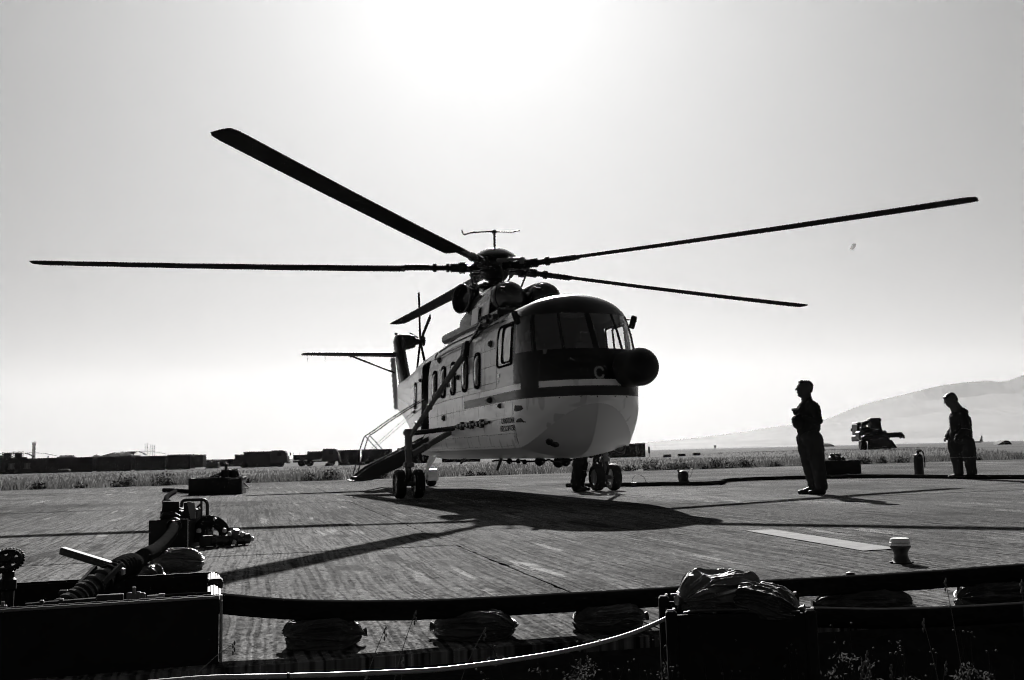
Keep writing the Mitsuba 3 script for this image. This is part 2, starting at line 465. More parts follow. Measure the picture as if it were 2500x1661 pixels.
# weeds on the bank in front, below the camera: mats of small leaves with seed heads, and taller dry stalks
r = np.random.default_rng(21)
parts, heads = [], []
spots = []
for _ in range(520):
    x = r.uniform(-.75, 2.5); y = r.uniform(2.75, 4.15)
    dens = np.interp(x, [-.7, -.3, .1, .6, .75, 1.3, 2.5], [.1, .5, .9, .6, .3, .8, 1.])
    if r.random() < dens: spots.append((x, y))
for x, y in spots:
    top = np.interp(x, [-.7, 0, .5, 1.0, 2.4], [-.16, .02, .02, .0, .05]) + r.normal() * .05
    z0 = float(ground_z(x, y)) - .02
    h = min(max(top + .06 * (4. - y) * -1.5 - z0, .12), .75)
    bend = r.normal(size=2) * .06
    P = curve([(x, y, z0), (x + bend[0] * .3, y + bend[1] * .3, z0 + h * .55), (x + bend[0], y + bend[1], z0 + h)], 6)
    parts.append(tube(P, np.linspace(.004, .0015, 6), 4))
    for q in range(9):
        t = .35 + .65 * r.random(); c = P[min(int(t * 5), 5)] + r.normal(size=3) * [.018, .018, .012]
        parts.append(leaf_clump(c, .034, 11, .0085, r, .9))
    if r.random() < .8:
        for q in range(r.integers(1, 4)):
            heads.append(mv(trimesh.creation.icosphere(1, .0035 + .002 * r.random()), P[-1] + r.normal(size=3) * [.02, .02, .006] + [0, 0, .004]))
obj('weeds', cat(*parts), 'm_weed', smooth=False)
tag('weeds', 'dark leafy weeds growing on the bank in the near right corner', 'weeds', kind='stuff')
obj('seed_heads', cat(*heads), 'm_flower', smooth=True)
tag('seed_heads', 'small round seed heads on the dark weeds in front', 'seed heads', kind='stuff')
st = []
for x, y, h in [(-1.15, 3.6, .55), (-.95, 3.5, .7), (-.62, 3.65, .75), (-.55, 3.55, .72), (-.5, 3.7, .8), (-.43, 3.6, .74), (-1.32, 3.7, .5), (-.28, 3.85, .62), (.83, 3.45, 1.0), (.88, 3.4, .9), (.95, 3.5, 1.02), (1.0, 3.45, 1.1), (1.05, 3.5, 1.15),
              (1.12, 3.55, 1.1), (1.2, 3.6, 1.0), (1.32, 3.6, 1.05), (1.45, 3.7, 1.0), (1.62, 3.9, 1.0), (1.7, 3.9, 1.15), (1.82, 3.8, 1.2), (1.9, 3.85, 1.25), (1.98, 3.9, 1.1), (2.1, 3.8, .95), (2.2, 3.7, 1.1), (.62, 3.5, .75), (.72, 3.5, .7), (1.53, 3.8, .9), (2.3, 3.9, 1.05), (.3, 3.8, .6), (.1, 3.9, .55)]:
    z0 = float(ground_z(x, y)) - .03
    b = r.normal(size=2) * .07 + [.05, 0]
    P = curve([(x, y, z0), (x + b[0] * .3, y + b[1] * .3, z0 + h * .6), (x + b[0] * 1.2, y + b[1], z0 + h)], 9)
    st.append(tube(P, np.linspace(.0032, .0012, 9), 5))
    for q in range(4):
        st.append(mv(trimesh.creation.icosphere(1, 1.).apply_scale([.0032, .0032, .009]), P[-1] + [.003 * (-1) ** q, 0, -.012 * q]))
    for q in range(2):
        a = P[3 + q]; d = r.normal(size=2) * .10
        st.append(tube(curve([a, a + [d[0] * .6, d[1] * .6, .09], a + [d[0], d[1], .07]], 5), np.linspace(.003, .0008, 5), 4))
obj('dry_stalks', cat(*st), 'm_stalk', smooth=False)
tag('dry_stalks', 'thin dry grass stalks standing on the bank in front', 'grass stalks', kind='stuff')

# ------------------------------------------------------------------ far side of the field: huts, containers, trucks, tower
def gz(x, y):
    return float(ground_z(x, y))


def bpart(name, mesh, mat, parent, M, smooth=30):
    m = mesh.copy(); m.apply_transform(M)
    return obj(name, m, mat, parent, smooth)


def at(x, y, rz=0., dz=0.):
    M = rot([0, 0, 1], rz); M[:3, 3] = [x, y, gz(x, y) + dz]
    return M


def container(label, x, y, L, W, H, mat='m_container', rz=4., group=None, pale_end=None, roof=None):
    """A steel container whose left front corner is at (x, y)."""
    t = thing('container', label, 'container', group)
    M = at(x, y, rz)
    n = max(int(L / .28), 4)
    px_ = []
    for i in range(n):
        a, b = L * i / n, L * (i + 1) / n
        px_ += [(a, 0), (a + (b - a) * .35, 0), (a + (b - a) * .5, .05), (b - (b - a) * .15, .05)]
    prof = [(0, .0)] + px_ + [(L, 0), (L, W), (0, W)]
    bpart('wall', prism(prof, H - .25).apply_translation((0, 0, .12)), mat, t, M, False)
    bpart('frame', cat(*[box((.14, .14, H), (x_, y_, H / 2), .01) for x_ in (.02, L - .02) for y_ in (.0, W)], box((L, .12, .16), (L / 2, -.02, .08), .01), box((L, .12, .12), (L / 2, -.02, H - .06), .01), box((L, .12, .12), (L / 2, W, H - .06), .01), *[box((.12, W, .10), (x_, W / 2, H - .05), .01) for x_ in (.02, L - .02)]), mat, t, M)
    bpart('roof', box((L + .06, W + .06, .06), (L / 2, W / 2, H + .0), .01), roof or mat, t, M)
    bpart('door', cat(*[box((.05, W * .46, H - .35), (L + .03, W * (.26 + .48 * i), H / 2), .01) for i in (0, 1)], *[cyl((L + .07, W * q, .2), (L + .07, W * q, H - .2), .025, 6) for q in (.15, .38, .62, .85)]), pale_end or mat, t, M)
    return t, M


hut, M = container('long low dark hut at the far left with two small shuttered windows', -96., 172.5, 23., 5., 2.55, rz=1.2)
for i, x_ in enumerate((9.2, 11.9)):
    w_ = bpart('window', box((1.0, .08, .95), (x_, -.03, 1.35), .01), 'm_far_grey', hut, M)
    bpart('shutter', cat(box((.30, .05, .95), (x_ - .32, -.10, 1.35), .01), box((.26, .05, .95), (x_ + .34, -.10, 1.35), .01)), 'm_container_grey', w_, M)
    bpart('sill', box((1.2, .14, .08), (x_, -.10, .84), .01), 'm_far_grey', w_, M)
bpart('vent_pipe', cat(*[cyl((x_, 1.0, 2.5), (x_, 1.0, 2.95), .1, 8) for x_ in (3.2, 6.8, 15., 19.)]), 'm_container', hut, M)
container('dark container standing next to the long hut on the left', -72.6, 174., 5.9, 2.6, 2.55, rz=1.2)
container('dark container second to the right of the long hut', -66.4, 175., 5.2, 2.6, 2.45, rz=1.2)
container('dark ribbed container at the right end of the hut row', -61.0, 176., 3.9, 2.6, 2.6, rz=1.2)
container('grey container with a pale end, showing above the gap right of the hut row', -78.0, 232., 5.7, 2.6, 2.9, 'm_container_grey', 3, pale_end='m_container_pale')
container('low dark shed in the haze behind the gap left of the trucks', -73.2, 236., 10.5, 3., 1.7, 'm_container', 0)
container('dark container behind the first truck', -51.4, 190., 6.2, 2.6, 2.9, 'm_container', 2)
container('dark container right behind the cab of the second truck', -32.4, 184., 3.6, 2.6, 2.7, 'm_container', 2)
container('dark container behind the airstair, left of the pair', -28.2, 184.5, 3.0, 2.6, 2.75, 'm_container', 2)
container('dark container behind the airstair, right of the pair', -25.1, 184.5, 2.2, 2.6, 2.7, 'm_container', 2)
container('dark container seen under the helicopter beside its left main wheels', -21.6, 184.5, 6.0, 2.6, 2.8, 'm_container', 2)
container('low dark container seen under the hull between the wheels', -13.5, 186., 7.0, 2.6, 2.4, 'm_container', 2)
container('large dark container right of the nose gear behind the apron', 14.5, 196., 9.2, 2.6, 2.62, 'm_container', 2)
container('narrow dark container at the right end of the pair behind the nose gear', 24.1, 197., 1.5, 2.6, 2.7, 'm_container', 2)
for i, (x, y, w, h, dz, lb) in enumerate([(-90.6, 176., 1.0, .75, 2.5, 'left of three'), (-89.2, 176., 1.15, 1.15, 2.5, 'middle of three'), (-87.3, 176., 1.0, 1.05, 2.65, 'right of three')]):
    t = thing('equipment_box', f'small dark box on the hut roof at the far left, {lb}', 'box')
    M = at(x, y, 0, dz)
    bpart('case', cat(box((w, .8, h), (0, 0, h / 2), .03), box((w + .1, .9, .08), (0, 0, h * .45), .01)), 'm_container', t, M)
    bpart('frame', cat(*[box((.06, .06, h + .35), (s * (w / 2 + .35), 0, h / 2), .01) for s in (-1, 1)], *[box((w + .8, .05, .05), (0, 0, q), .01) for q in (.1, h * .8, h + .1)]), 'm_container', t, M)
t = thing('pallet_stack', 'pale wrapped load on a pallet between the hut row and the first truck', 'pallet')
M = at(-54.6, 181., 2)
bpart('load', cat(box((2.2, 1.2, .85), (0, 0, .60), .08), box((.5, 1., .3), (-.4, 0, 1.1), .06)), 'm_far_grey', t, M)
bpart('pallet', cat(*[box((2.5, .12, .10), (0, q, .08), .01) for q in (-.5, 0, .5)], box((2.4, 1.2, .05), (0, 0, .15), .01)), 'm_container', t, M)
t = thing('boat_cover', 'small pale covered trailer in front of the long hut', 'trailer')
M = at(-75.5, 168., 0)
bpart('cover', cat(box((1.7, .9, .10), (0, 0, .52), .04), box((1.0, .6, .08), (0, 0, .60), .03)), 'm_container_pale', t, M)
bpart('chassis', cat(box((1.8, .9, .34), (0, 0, .30), .05), cyl((-.4, -.5, .2), (-.4, .5, .2), .2, 12), cyl((-.1, 0, .6), (-.1, 0, 1.1), .04, 6)), 'm_container', t, M)


def heli_far(label, x, y, rz, blades_):
    t = thing('far_helicopter', label, 'helicopter', None)
    M = at(x, y, rz)
    secs = []
    for xx, w, z0, z1 in [(-9, .15, 2.0, 2.3), (-5, .35, 1.4, 2.4), (-2, 1.1, .4, 2.5), (2, 1.15, .35, 2.5), (3.6, .9, .5, 2.2), (4.3, .3, .9, 1.6)]:
        a = np.linspace(0, 2 * math.pi, 17)
        secs.append(np.stack([np.full(17, xx), w * np.cos(a), (z0 + z1) / 2 + (z1 - z0) / 2 * np.sin(a)], 1))
    m = gridmesh(np.array([np.repeat(secs[0].mean(0)[None], 17, 0)] + secs + [np.repeat(secs[-1].mean(0)[None], 17, 0)])); m.fix_normals()
    bpart('fuselage', m, 'm_container', t, M)
    bpart('engine_housing', cat(box((2.6, 1.3, .5), (-.5, 0, 2.75), .15), box((.7, .5, .35), (.9, 0, 2.7), .1)), 'm_container', t, M)
    hb_ = bpart('rotor_hub', cat(cyl((-.3, 0, 2.7), (-.3, 0, 3.75), .13, 10), box((.75, .75, .35), (-.3, 0, 3.55), .08), box((1.2, 1.2, .08), (-.3, 0, 3.78), .02)), 'm_container', t, M)
    for a in blades_:
        c, s = math.cos(math.radians(a)), math.sin(math.radians(a))
        P = [(-.3 + c * r_, s * r_, 3.65 + (.12 * r_ - .028 * r_ * r_ if True else 0)) for r_ in np.linspace(.3, 7.2, 8)]
        bpart('rotor_blade', cat(*[beam(P[i], P[i + 1], .40, .07, .01) for i in range(7)]), 'm_container', t, M)


heli_far('dark helicopter behind the long hut, its drooping rotor above the roof', -94.5, 190., 200, (20, 75, 160, 255))
heli_far('hazier helicopter behind the containers, its rotor above their roofs', -81.0, 212., 160, (10, 110, 195, 290))


def truck(label, x, y, L, H, body):
    t = thing('truck', label, 'truck')
    M = at(x, y, 4)
    cl = 3.0
    cab = sg.Polygon([(L - cl, .75), (L - .15, .75), (L, 1.2), (L - .1, 1.75), (L - .55, H - .1), (L - .95, H), (L - cl + .2, H), (L - cl, H - .35)])
    q = prism(cab, 2.4); q.apply_transform(np.array([[1, 0, 0, 0], [0, 0, -1, 2.4], [0, 1, 0, 0], [0, 0, 0, 1.]])); q.fix_normals()
    cb_ = bpart('cab', q, 'm_truck_cab', t, M)
    bpart('windscreen', cat(*[beam((L - .06, .2 + .72 * i, 1.80), (L - .50, .2 + .72 * i, H - .2), .56, .05, .01) for i in range(3)]), 'm_far_grey', cb_, M)  # pale panes: the light on the glass is put into the colour
    bpart('side_window', box((.75, .04, .62), (L - 1.45, -.01, H - .70), .02), 'm_black', cb_, M)
    bpart('mirror', cat(box((.2, .1, .45), (L - .2, -.22, H - .75), .02), box((.2, .1, .45), (L + .1, 2.55, H - .7), .02)), 'm_truck', cb_, M)
    bpart('bumper', cat(box((.35, 2.4, .35), (L - .05, 1.2, .75), .05), box((.1, .3, .2), (L + .08, .35, .95), .02), box((.1, .3, .2), (L + .08, 2.05, .95), .02)), 'm_truck', t, M)
    bpart('chassis', box((L - .6, 1.4, .3), (L / 2 - .2, 1.2, .85), .03), 'm_truck', t, M)
    for b in body:
        bpart('load_bed', box(b[0], b[1], .05), 'm_truck', t, M)
    bpart('tilt_hoop', cat(*[cyl((q_, .1, 1.9), (q_, .1, 2.45), .03, 6) for q_ in np.linspace(.3, L * .55, 5)]), 'm_truck', t, M)
    for xw in (1.6, 2.95, L - 1.5):
        for yw in (.2, 2.2):
            bpart('wheel', lathe([(0, -.16), (.3, -.18), (.5, -.2), (.58, -.12), (.58, .12), (.5, .2), (.3, .18), (0, .16)], 18, (0, 1, 0), (xw, yw, .56)), 'm_tyre', t, M)


truck('first dark army truck on the field, with a long covered load', -49.9, 178., 9.4, 2.95, [((6.2, 2.4, 1.25), (3.2, 1.2, 1.75)), ((6.2, 2.3, .3), (3.2, 1.2, 1.05))])
truck('second dark army truck on the field, with a high block behind its cab', -39.6, 178., 8.3, 3.0, [((5.0, 2.4, .95), (2.7, 1.2, 1.55)), ((2.6, 2.3, .9), (3.95, 1.2, 2.15))])
for i, (x, y) in enumerate([(-31.5, 170.), (-28.9, 170.2), (-26.2, 170.4), (25.5, 168.), (28.0, 168.5), (30.6, 169.)]):
    t = thing('barrier_block', ['low concrete block on the field, left of the three behind the airstair', 'low concrete block on the field, middle of the three behind the airstair', 'low concrete block on the field, right of the three behind the airstair', 'low concrete block on the field, left of the three right of the nose', 'low concrete block on the field, middle of the three right of the nose', 'low concrete block on the field, right of the three right of the nose'][i], 'barrier')
    bpart('block', cat(box((1.3, .7, .28), (0, 0, .14), .04), box((1.25, .4, .22), (0, 0, .38), .04)), 'm_container', t, at(x, y))
t = thing('sign_post', 'narrow upright sign on a post right of the containers behind the nose', 'sign')
M = at(25.45, 190., 0, .0)
bpart('post', cyl((0, 0, 0), (0, 0, 1.7), .05, 8), 'm_container', t, M)
bpart('board', cat(box((.34, .06, 1.25), (0, 0, 1.35), .01), box((.26, .08, .2), (0, -.01, 1.7), .01), box((.26, .08, .3), (0, -.01, 1.15), .01)), 'm_container_grey', t, M)

# recovery truck standing on the field to the right, seen from behind
t = thing('recovery_truck', 'black recovery truck with a folded crane, seen from behind on the field at the right', 'truck')
M = at(39.7, 115., -2)
bpart('mudflap', prism([(.75, .05), (4.1, .12), (3.85, .55), (3.55, 1.05), (3.2, 1.12), (.8, 1.05)], .10).apply_transform(np.array([[1, 0, 0, 0], [0, 0, -1, 0], [0, 1, 0, 0], [0, 0, 0, 1.]])), 'm_black', t, M)
for x_ in (.25, .62, 3.0, 3.45):
    bpart('wheel', lathe([(0, -.15), (.3, -.17), (.48, -.17), (.56, -.1), (.56, .1), (.48, .17), (.3, .17), (0, .15)], 20, (1, 0, 0), (x_, .6, .56)), 'm_tyre', t, M)
bpart('deck', cat(box((3.25, 1.6, 1.15), (1.95, 2.2, 1.62), .15), box((2.9, 5., .7), (2.0, 2.8, 1.36), .08), box((3.0, .5, .4), (1.95, .3, 1.45), .08), box((.5, .5, .5), (.5, .4, 1.3), .1)), 'm_black', t, M)
bpart('cab', cat(box((2.1, 2.0, .3), (1.75, 4.2, 3.1), .08), *[box((.14, 2., 1.3), (q, 4.2, 2.4), .03) for q in (.75, 1.12, 1.75, 2.75)], box((1.7, .3, .45), (1.8, 4.2, 1.9), .05), box((.5, .2, .9), (.95, 3.4, 2.4), .04)), 'm_black', t, M)
bpart('crane', cat(box((1.25, .9, 1.3), (2.2, 1.5, 3.0), .06), box((1.2, .5, .5), (1.15, 1.6, 2.4), .1), box((.2, .5, .3), (2.85, 1.5, 3.4), .04), beam((.75, 1.5, 3.05), (1.8, 1.5, 3.35), .5, .34, .04), beam((.72, 1.5, 2.2), (.85, 1.5, 3.1), .3, .2), beam((1.72, 1.5, 1.6), (1.72, 1.5, 3.2), .28, .3), beam((2.72, 1.5, 1.6), (2.72, 1.5, 3.3), .25, .3), beam((1.9, 1.5, 2.1), (2.7, 1.5, 2.1), .3, .45), beam((2.75, 1.5, 2.8), (2.95, 1.5, 1.9), .3, .3)), 'm_black', t, M)
bpart('boom', cat(beam((2.2, .9, 1.60), (5.05, .9, 1.66), .5, .58, .06), prism([(4.6, 1.9), (5.0, 1.9), (5.3, 1.55), (5.32, 1.2), (5.2, 1.28), (4.95, 1.28), (4.88, 1.2), (4.7, 1.45)], .4).apply_transform(np.array([[1, 0, 0, 0], [0, 0, -1, 1.1], [0, 1, 0, 0], [0, 0, 0, 1.]])), beam((3.25, .9, 1.15), (3.3, .9, 1.5), .12, .2), beam((3.5, .9, 1.1), (3.42, .9, 1.5), .12, .2)), 'm_black', t, M)
bpart('mirror', cat(box((.16, .1, .34), (.10, 3.5, 2.38), .03), beam((.35, 3.5, 2.2), (.5, 3.5, 2.6), .05, .05)), 'm_black', t, M)
bpart('lamp', cat(box((.2, .1, .45), (.12, .2, 1.5), .04)), 'm_far_grey', t, M)
bpart('tow_bar', beam((1.0, -.12, .16), (2.9, -.12, .34), .06, .05), 'm_grey_metal', t, M)

# far away in the haze
t = thing('control_tower', 'tall pale control tower in the haze at the far left', 'tower')
M = at(-1442., 3000., 0)
bpart('shaft', prism([(math.cos(a) * 4.6, math.sin(a) * 4.6) for a in np.arange(8) * math.pi / 4 + .39], 62), 'm_container', t, M)
bpart('cab', cat(prism([(math.cos(a) * 5.3, math.sin(a) * 5.3) for a in np.arange(8) * math.pi / 4 + .39], 7).apply_translation((0, 0, 62)), prism([(math.cos(a) * 5.8, math.sin(a) * 5.8) for a in np.arange(8) * math.pi / 4 + .39], 1.).apply_translation((0, 0, 69)), cyl((1, 0, 69), (1, 0, 74), 1., 8)), 'm_container', t, M)
t = thing('hangar', 'low rounded hangar roof in the haze left of the thin masts', 'hangar')
a = np.linspace(0, math.pi, 24)
q = prism(np.stack([34 * np.cos(a), 17 * np.sin(a) ** .8], 1), 60.); q.apply_transform(np.array([[1, 0, 0, 0], [0, 0, -1, 30], [0, 1, 0, 0], [0, 0, 0, 1.]])); q.fix_normals()
M = at(-585., 1500., 0)
bpart('roof', q, 'm_container_grey', t, M)
bpart('ridge_vent', box((16, 10, 3), (14, -26, 16.5), .3), 'm_container_grey', t, M)
t = thing('far_building', 'small pale block in the haze behind the left far rotor', 'building')
bpart('wall', cat(box((24, 10, 14), (0, 0, 7), .3), box((18, 9, 2), (1, 0, 15), .3)), 'm_container_grey', t, at(-672., 1500.))
t = thing('far_dome', 'small pale dome in the haze between the two far rotors', 'dome')
bpart('shell', lathe([(9, 0), (8.8, 7), (7.5, 11), (5, 14), (0, 16)], 20), 'm_container_grey', t, at(-646. + 19, 1500.))
for i, (x, h) in enumerate([(-554., 30), (-550.5, 31), (-546.5, 30), (-543., 28.5), (-540., 28)]):
    t = thing('antenna_mast', f'thin mast in the haze above the containers, {["leftmost", "second from left", "middle", "second from right", "rightmost"][i]} of five', 'mast')
    bpart('pole', cyl((0, 0, 0), (0, 0, h), .35, 6), 'm_container', t, at(x, 1500.))
    bpart('crossarm', box((1.8, .3, .3), (0, 0, h * .8), .05), 'm_container', t, at(x, 1500.))
t = thing('airliner', 'distant parked aircraft of which the pale upright tail fin shows at the right', 'aircraft')
M = at(697., 1500., 0)
bpart('tail_fin', prism([(-1.5, 2.2), (3.4, 2.2), (3.6, 10.5), (2.0, 10.6)], .5).apply_transform(np.array([[1, 0, 0, 0], [0, 0, -1, 0], [0, 1, 0, 0], [0, 0, 0, 1.]])), 'm_container_grey', t, M)
bpart('fuselage', lathe([(0, 0), (.5, .5), (1.2, 5), (1.3, 18), (.9, 21), (0, 22)], 16, (-1, .3, 0), (4.5, 0, 1.6)), 'm_container_grey', t, M)
bpart('tailplane', box((2.5, 7., .3), (2.8, 0, 2.4), .05), 'm_container_grey', t, M)
t = thing('tent', 'low tent with one pale and one dark slope on the field at the far right', 'tent')
q = prism([(-2.1, 0), (2.1, 0), (1.5, .85), (.9, 1.2), (-.2, 1.25), (-1.3, .8)], 3.); q.apply_transform(np.array([[1, 0, 0, 0], [0, 0, -1, 3], [0, 1, 0, 0], [0, 0, 0, 1.]])); q.fix_normals()
bpart('canvas', q, 'm_container', t, at(147., 300., 10, .1))
bpart('flap', prism([(-3.2, 0), (-1.2, -.02), (-.6, 1.0), (-1.4, .75)], .1).apply_transform(np.array([[1, 0, 0, 0], [0, 0, -1, -.1], [0, 1, 0, 0], [0, 0, 0, 1.]])), 'm_container_grey', t, at(147., 300., 10, .1))
t = thing('earth_mound', 'pale rounded mound on the skyline between the two standing men', 'mound')
bpart('heap', lathe([(17, -1), (14, 2.2), (10, 4.3), (5, 5.6), (0, 6.)], 20), 'm_container_grey', t, at(463., 1500.))
t = thing('water_tank', 'tiny raised tank in the haze on the skyline right of the nose', 'tank')
bpart('tank', lathe([(0, 3), (1.6, 3.2), (1.7, 6.4), (0, 6.8)], 14), 'm_container_grey', t, at(300., 1500.))
bpart('leg', cat(*[cyl((a, b, 0), (a, b, 3.2), .2, 6) for a in (-1, 1) for b in (-1, 1)]), 'm_container_grey', t, at(300., 1500.))
t = thing('aerostat', 'small grey tethered balloon hanging in the sky at the upper right', 'balloon')
M = np.eye(4); M[:3, 3] = [2105., 6000., 1206.]
M = M @ rot([0, 1, 0], 36)
bpart('envelope', lathe([(0, 20), (6, 18), (11, 13), (13, 6), (12.5, -2), (10, -10), (6.5, -17), (3, -21), (0, -22)], 24), 'm_container_grey', t, M, 60)
for a in (80, 200, 320):
    bpart('fin', mv(mv(prism([(4, -14), (9, -17), (15, -27), (10, -27), (3, -21)], .8).apply_transform(np.array([[1, 0, 0, 0], [0, 0, -1, .4], [0, 1, 0, 0], [0, 0, 0, 1.]]))), rz=a), 'm_container_grey', t, M)

# ------------------------------------------------------------------ helicopter (local frame: x forward, y to its left, z up)
PSI, HS, H0 = math.radians(17.8), .977, np.array([-.293, 20.91, .019])
HF, HL = np.array([math.sin(PSI), -math.cos(PSI), 0]), np.array([math.cos(PSI), math.sin(PSI), 0])
HM = np.eye(4); HM[:3, 0], HM[:3, 1], HM[:3, 2], HM[:3, 3] = HF * HS, HL * HS, [0, 0, HS], H0
heli = thing('helicopter', 'large twin-engine helicopter with five turning rotor blades, parked on the concrete apron', 'helicopter')


def part(name, mesh, mat, parent=heli, smooth=35):
    m = mesh.copy(); m.apply_transform(HM)
    return obj(name, m, mat, parent, smooth)


ZW = np.array([(.91, 1.0), (1.12, 1.06), (1.42, 1.08), (1.72, 1.085), (1.88, 1.085), (1.98, 1.085), (2.10, 1.085), (2.34, 1.08), (2.72, 1.065), (2.95, 1.04), (3.08, 1.01), (3.17, .975), (3.26, .91), (3.36, .79), (3.44, .63), (3.50, .43), (3.535, .22), (3.55, 0)])
wz = PchipInterpolator(ZW[:, 0], ZW[:, 1])
tw_ = PchipInterpolator([-9.9, -8, -6, -4.6, -3.2, -2.4, 5], [.26, .40, .64, .86, .97, 1, 1])
zb_ = PchipInterpolator([-9.9, -8, -6.4, -5.7, -5.2, -4.8, 5], [2.24, 1.84, 1.42, 1.15, .96, .91, .91])
zt_ = PchipInterpolator([-9.9, -6, -3.5, -2, -1, 0, 5], [3.12, 3.28, 3.38, 3.44, 3.5, 3.55, 3.55])
zk_ = PchipInterpolator([-9.9, -8, -6.4, -5.7, -5.2, -4.6, 5], [2.16, 1.74, 1.30, 1.02, .78, .71, .71])
X0 = 4.38


def side_pt(x, z, off=0., s=-1):
    """A point of the hull's side at station x and nominal height z, s = -1 for the right side."""
    x, z = np.broadcast_arrays(np.asarray(x, float), np.asarray(z, float))
    w = wz(np.clip(z, .91, 3.55))
    xf = xf_(z)
    c = np.clip((x - X0) / np.maximum(xf - X0, .05), 0, .999)
    yy = np.where(x > X0, w * np.sqrt(1 - c * c), w * tw_(np.minimum(x, X0)))
    nx = np.where(x > X0, c * .75, 0.)
    zz = zb_(np.minimum(x, X0)) + (z - .91) * (zt_(np.minimum(x, X0)) - zb_(np.minimum(x, X0))) / 2.64
    return np.stack([x + nx * off, s * (yy + off * np.sqrt(1 - nx * nx)), zz], -1)


xf_ = PchipInterpolator([.91, 1.55, 1.72, 1.88, 1.98, 2.2, 2.42, 2.6, 2.8, 3.0, 3.17, 3.26, 3.36, 3.44, 3.50, 3.535, 3.55], [5.0, 5.5, 5.60, 5.63, 5.64, 5.62, 5.52, 5.42, 5.31, 5.19, 5.08, 5.01, 4.92, 4.82, 4.70, 4.55, 4.40])


def conform(mesh, off=0., s=-1):
    """Lays a flat mesh (x, z in its xy plane, thickness along its z) on the hull's side."""
    m = mesh.copy(); v = m.vertices
    q = side_pt(v[:, 0], v[:, 1], 0., s)
    q2 = side_pt(v[:, 0], v[:, 1], 1., s)
    n = q2 - q
    m.vertices = q + n * (v[:, 2:3] + off)
    if s > 0: m.invert()
    return m


cabin_windows = [2.14, 1.23, .26, -.60, -1.42]
openings_r = [(3.45, 4.33, 2.34, 3.08)] + [(c - .16, c + .16, 2.10, 2.72) for c in cabin_windows] + [(-4.05, -3.72, 2.10, 2.72), (-2.9, -2.1, 1.42, 3.08)]
openings_l = [(3.45, 4.33, 2.34, 3.08)]
spans_full = [(-9.4, -8.7), (-8.7, -8.0), (-8., -7.3), (-7.3, -6.6), (-6.6, -5.9), (-5.9, -5.3), (-5.3, -4.7), (-4.7, -4.12), (-4.12, -3.66), (-3.66, -3.3), (-3.3, -2.96), (-2.04, -1.64), (-1.64, -1.2), (-1.2, -.82), (-.82, -.38), (-.38, .04), (.04, .48), (.48, 1.01), (1.01, 1.45), (1.45, 1.92), (1.92, 2.36), (2.36, 2.62), (2.62, 3.0), (3.0, 3.38), (3.38, 3.86), (3.86, 4.3)]
pan_z = [(.95, 1.16), (1.16, 1.42), (1.42, 1.70), (1.70, 1.98), (1.98, 2.10), (2.10, 2.41), (2.41, 2.72), (2.72, 3.08), (3.08, 3.30)]




def covered(a, b, c, d):
    if any(a < o[1] - .01 and b > o[0] + .01 and c < o[3] - .01 and d > o[2] + .01 for o in openings_r): return False
    if a > 3.3 and c > 1.9: return False
    if a > .9 and d > 1.71 and c < 1.97: return False
    return not (a < -5 and c < 1.1)


panels = [(a, b, c, d) for c, d in pan_z for a, b in spans_full if covered(a, b, c, d)]
xs = sorted(set(np.round(np.concatenate([np.linspace(-9.8, 4.38, 66)] + [[o[0], o[1]] for o in openings_r] + [[a, b] for a, b in spans_full]), 3)))
xs = [xs[0]] + [b for a, b in zip(xs, xs[1:]) if b - a > .02 or any(abs(b - o[k]) < .001 for o in openings_r + spans_full for k in (0, 1))]
zs = np.array([.91, .95, 1.05, 1.16, 1.29, 1.42, 1.57, 1.70, 1.72, 1.88, 1.98, 2.10, 2.22, 2.34, 2.41, 2.53, 2.72, 2.95, 3.08, 3.17, 3.26, 3.30, 3.32, 3.36, 3.40, 3.44, 3.47, 3.50, 3.52, 3.535, 3.545, 3.55])
xs = np.array(xs)
cells_x, cells_z = (xs[1:] + xs[:-1]) / 2, (zs[1:] + zs[:-1]) / 2
CXg, CZg = np.meshgrid(cells_x, cells_z, indexing='ij')


def holes(ops):
    k = np.ones(CXg.shape, bool)
    for a, b, c, d in ops:
        k &= ~((CXg > a) & (CXg < b) & (CZg > c) & (CZg < d))
    return k


band = (CZg > 1.72) & (CZg < 1.88) & (CXg > 1.1)
pale = (CZg > 1.88) & (CZg < 1.98) & (CXg > 2.3)
upper = (CZg > 1.98) | ((CZg > 1.88) & (CXg > 1.1))
roof_dark = (CZg > 3.17) & (CXg > 3.2)
fus = None
seam = np.zeros(CXg.shape, bool)
for a, b, c, d in panels:
    seam |= (CXg > a) & (CXg < b) & (CZg > c) & (CZg < d)
skins = {'seam': [], 'white': [], 'grey': [], 'navy': [], 'pale': []}
for s, ops in ((-1, openings_r), (1, openings_l)):
    P = side_pt(*np.meshgrid(xs, zs, indexing='ij'), 0., s)
    k = holes(ops)
    fl = s > 0
    if s < 0:
        skins['seam'].append(gridmesh(P, fl, k & seam)); k = k & ~seam
    skins['navy'].append(gridmesh(P, fl, k & (band | roof_dark)))
    skins['pale'].append(gridmesh(P, fl, k & pale & ~roof_dark))
    skins['grey'].append(gridmesh(P, fl, k & upper & ~pale & ~roof_dark & ~band))
    skins['white'].append(gridmesh(P, fl, k & ~upper & ~band))

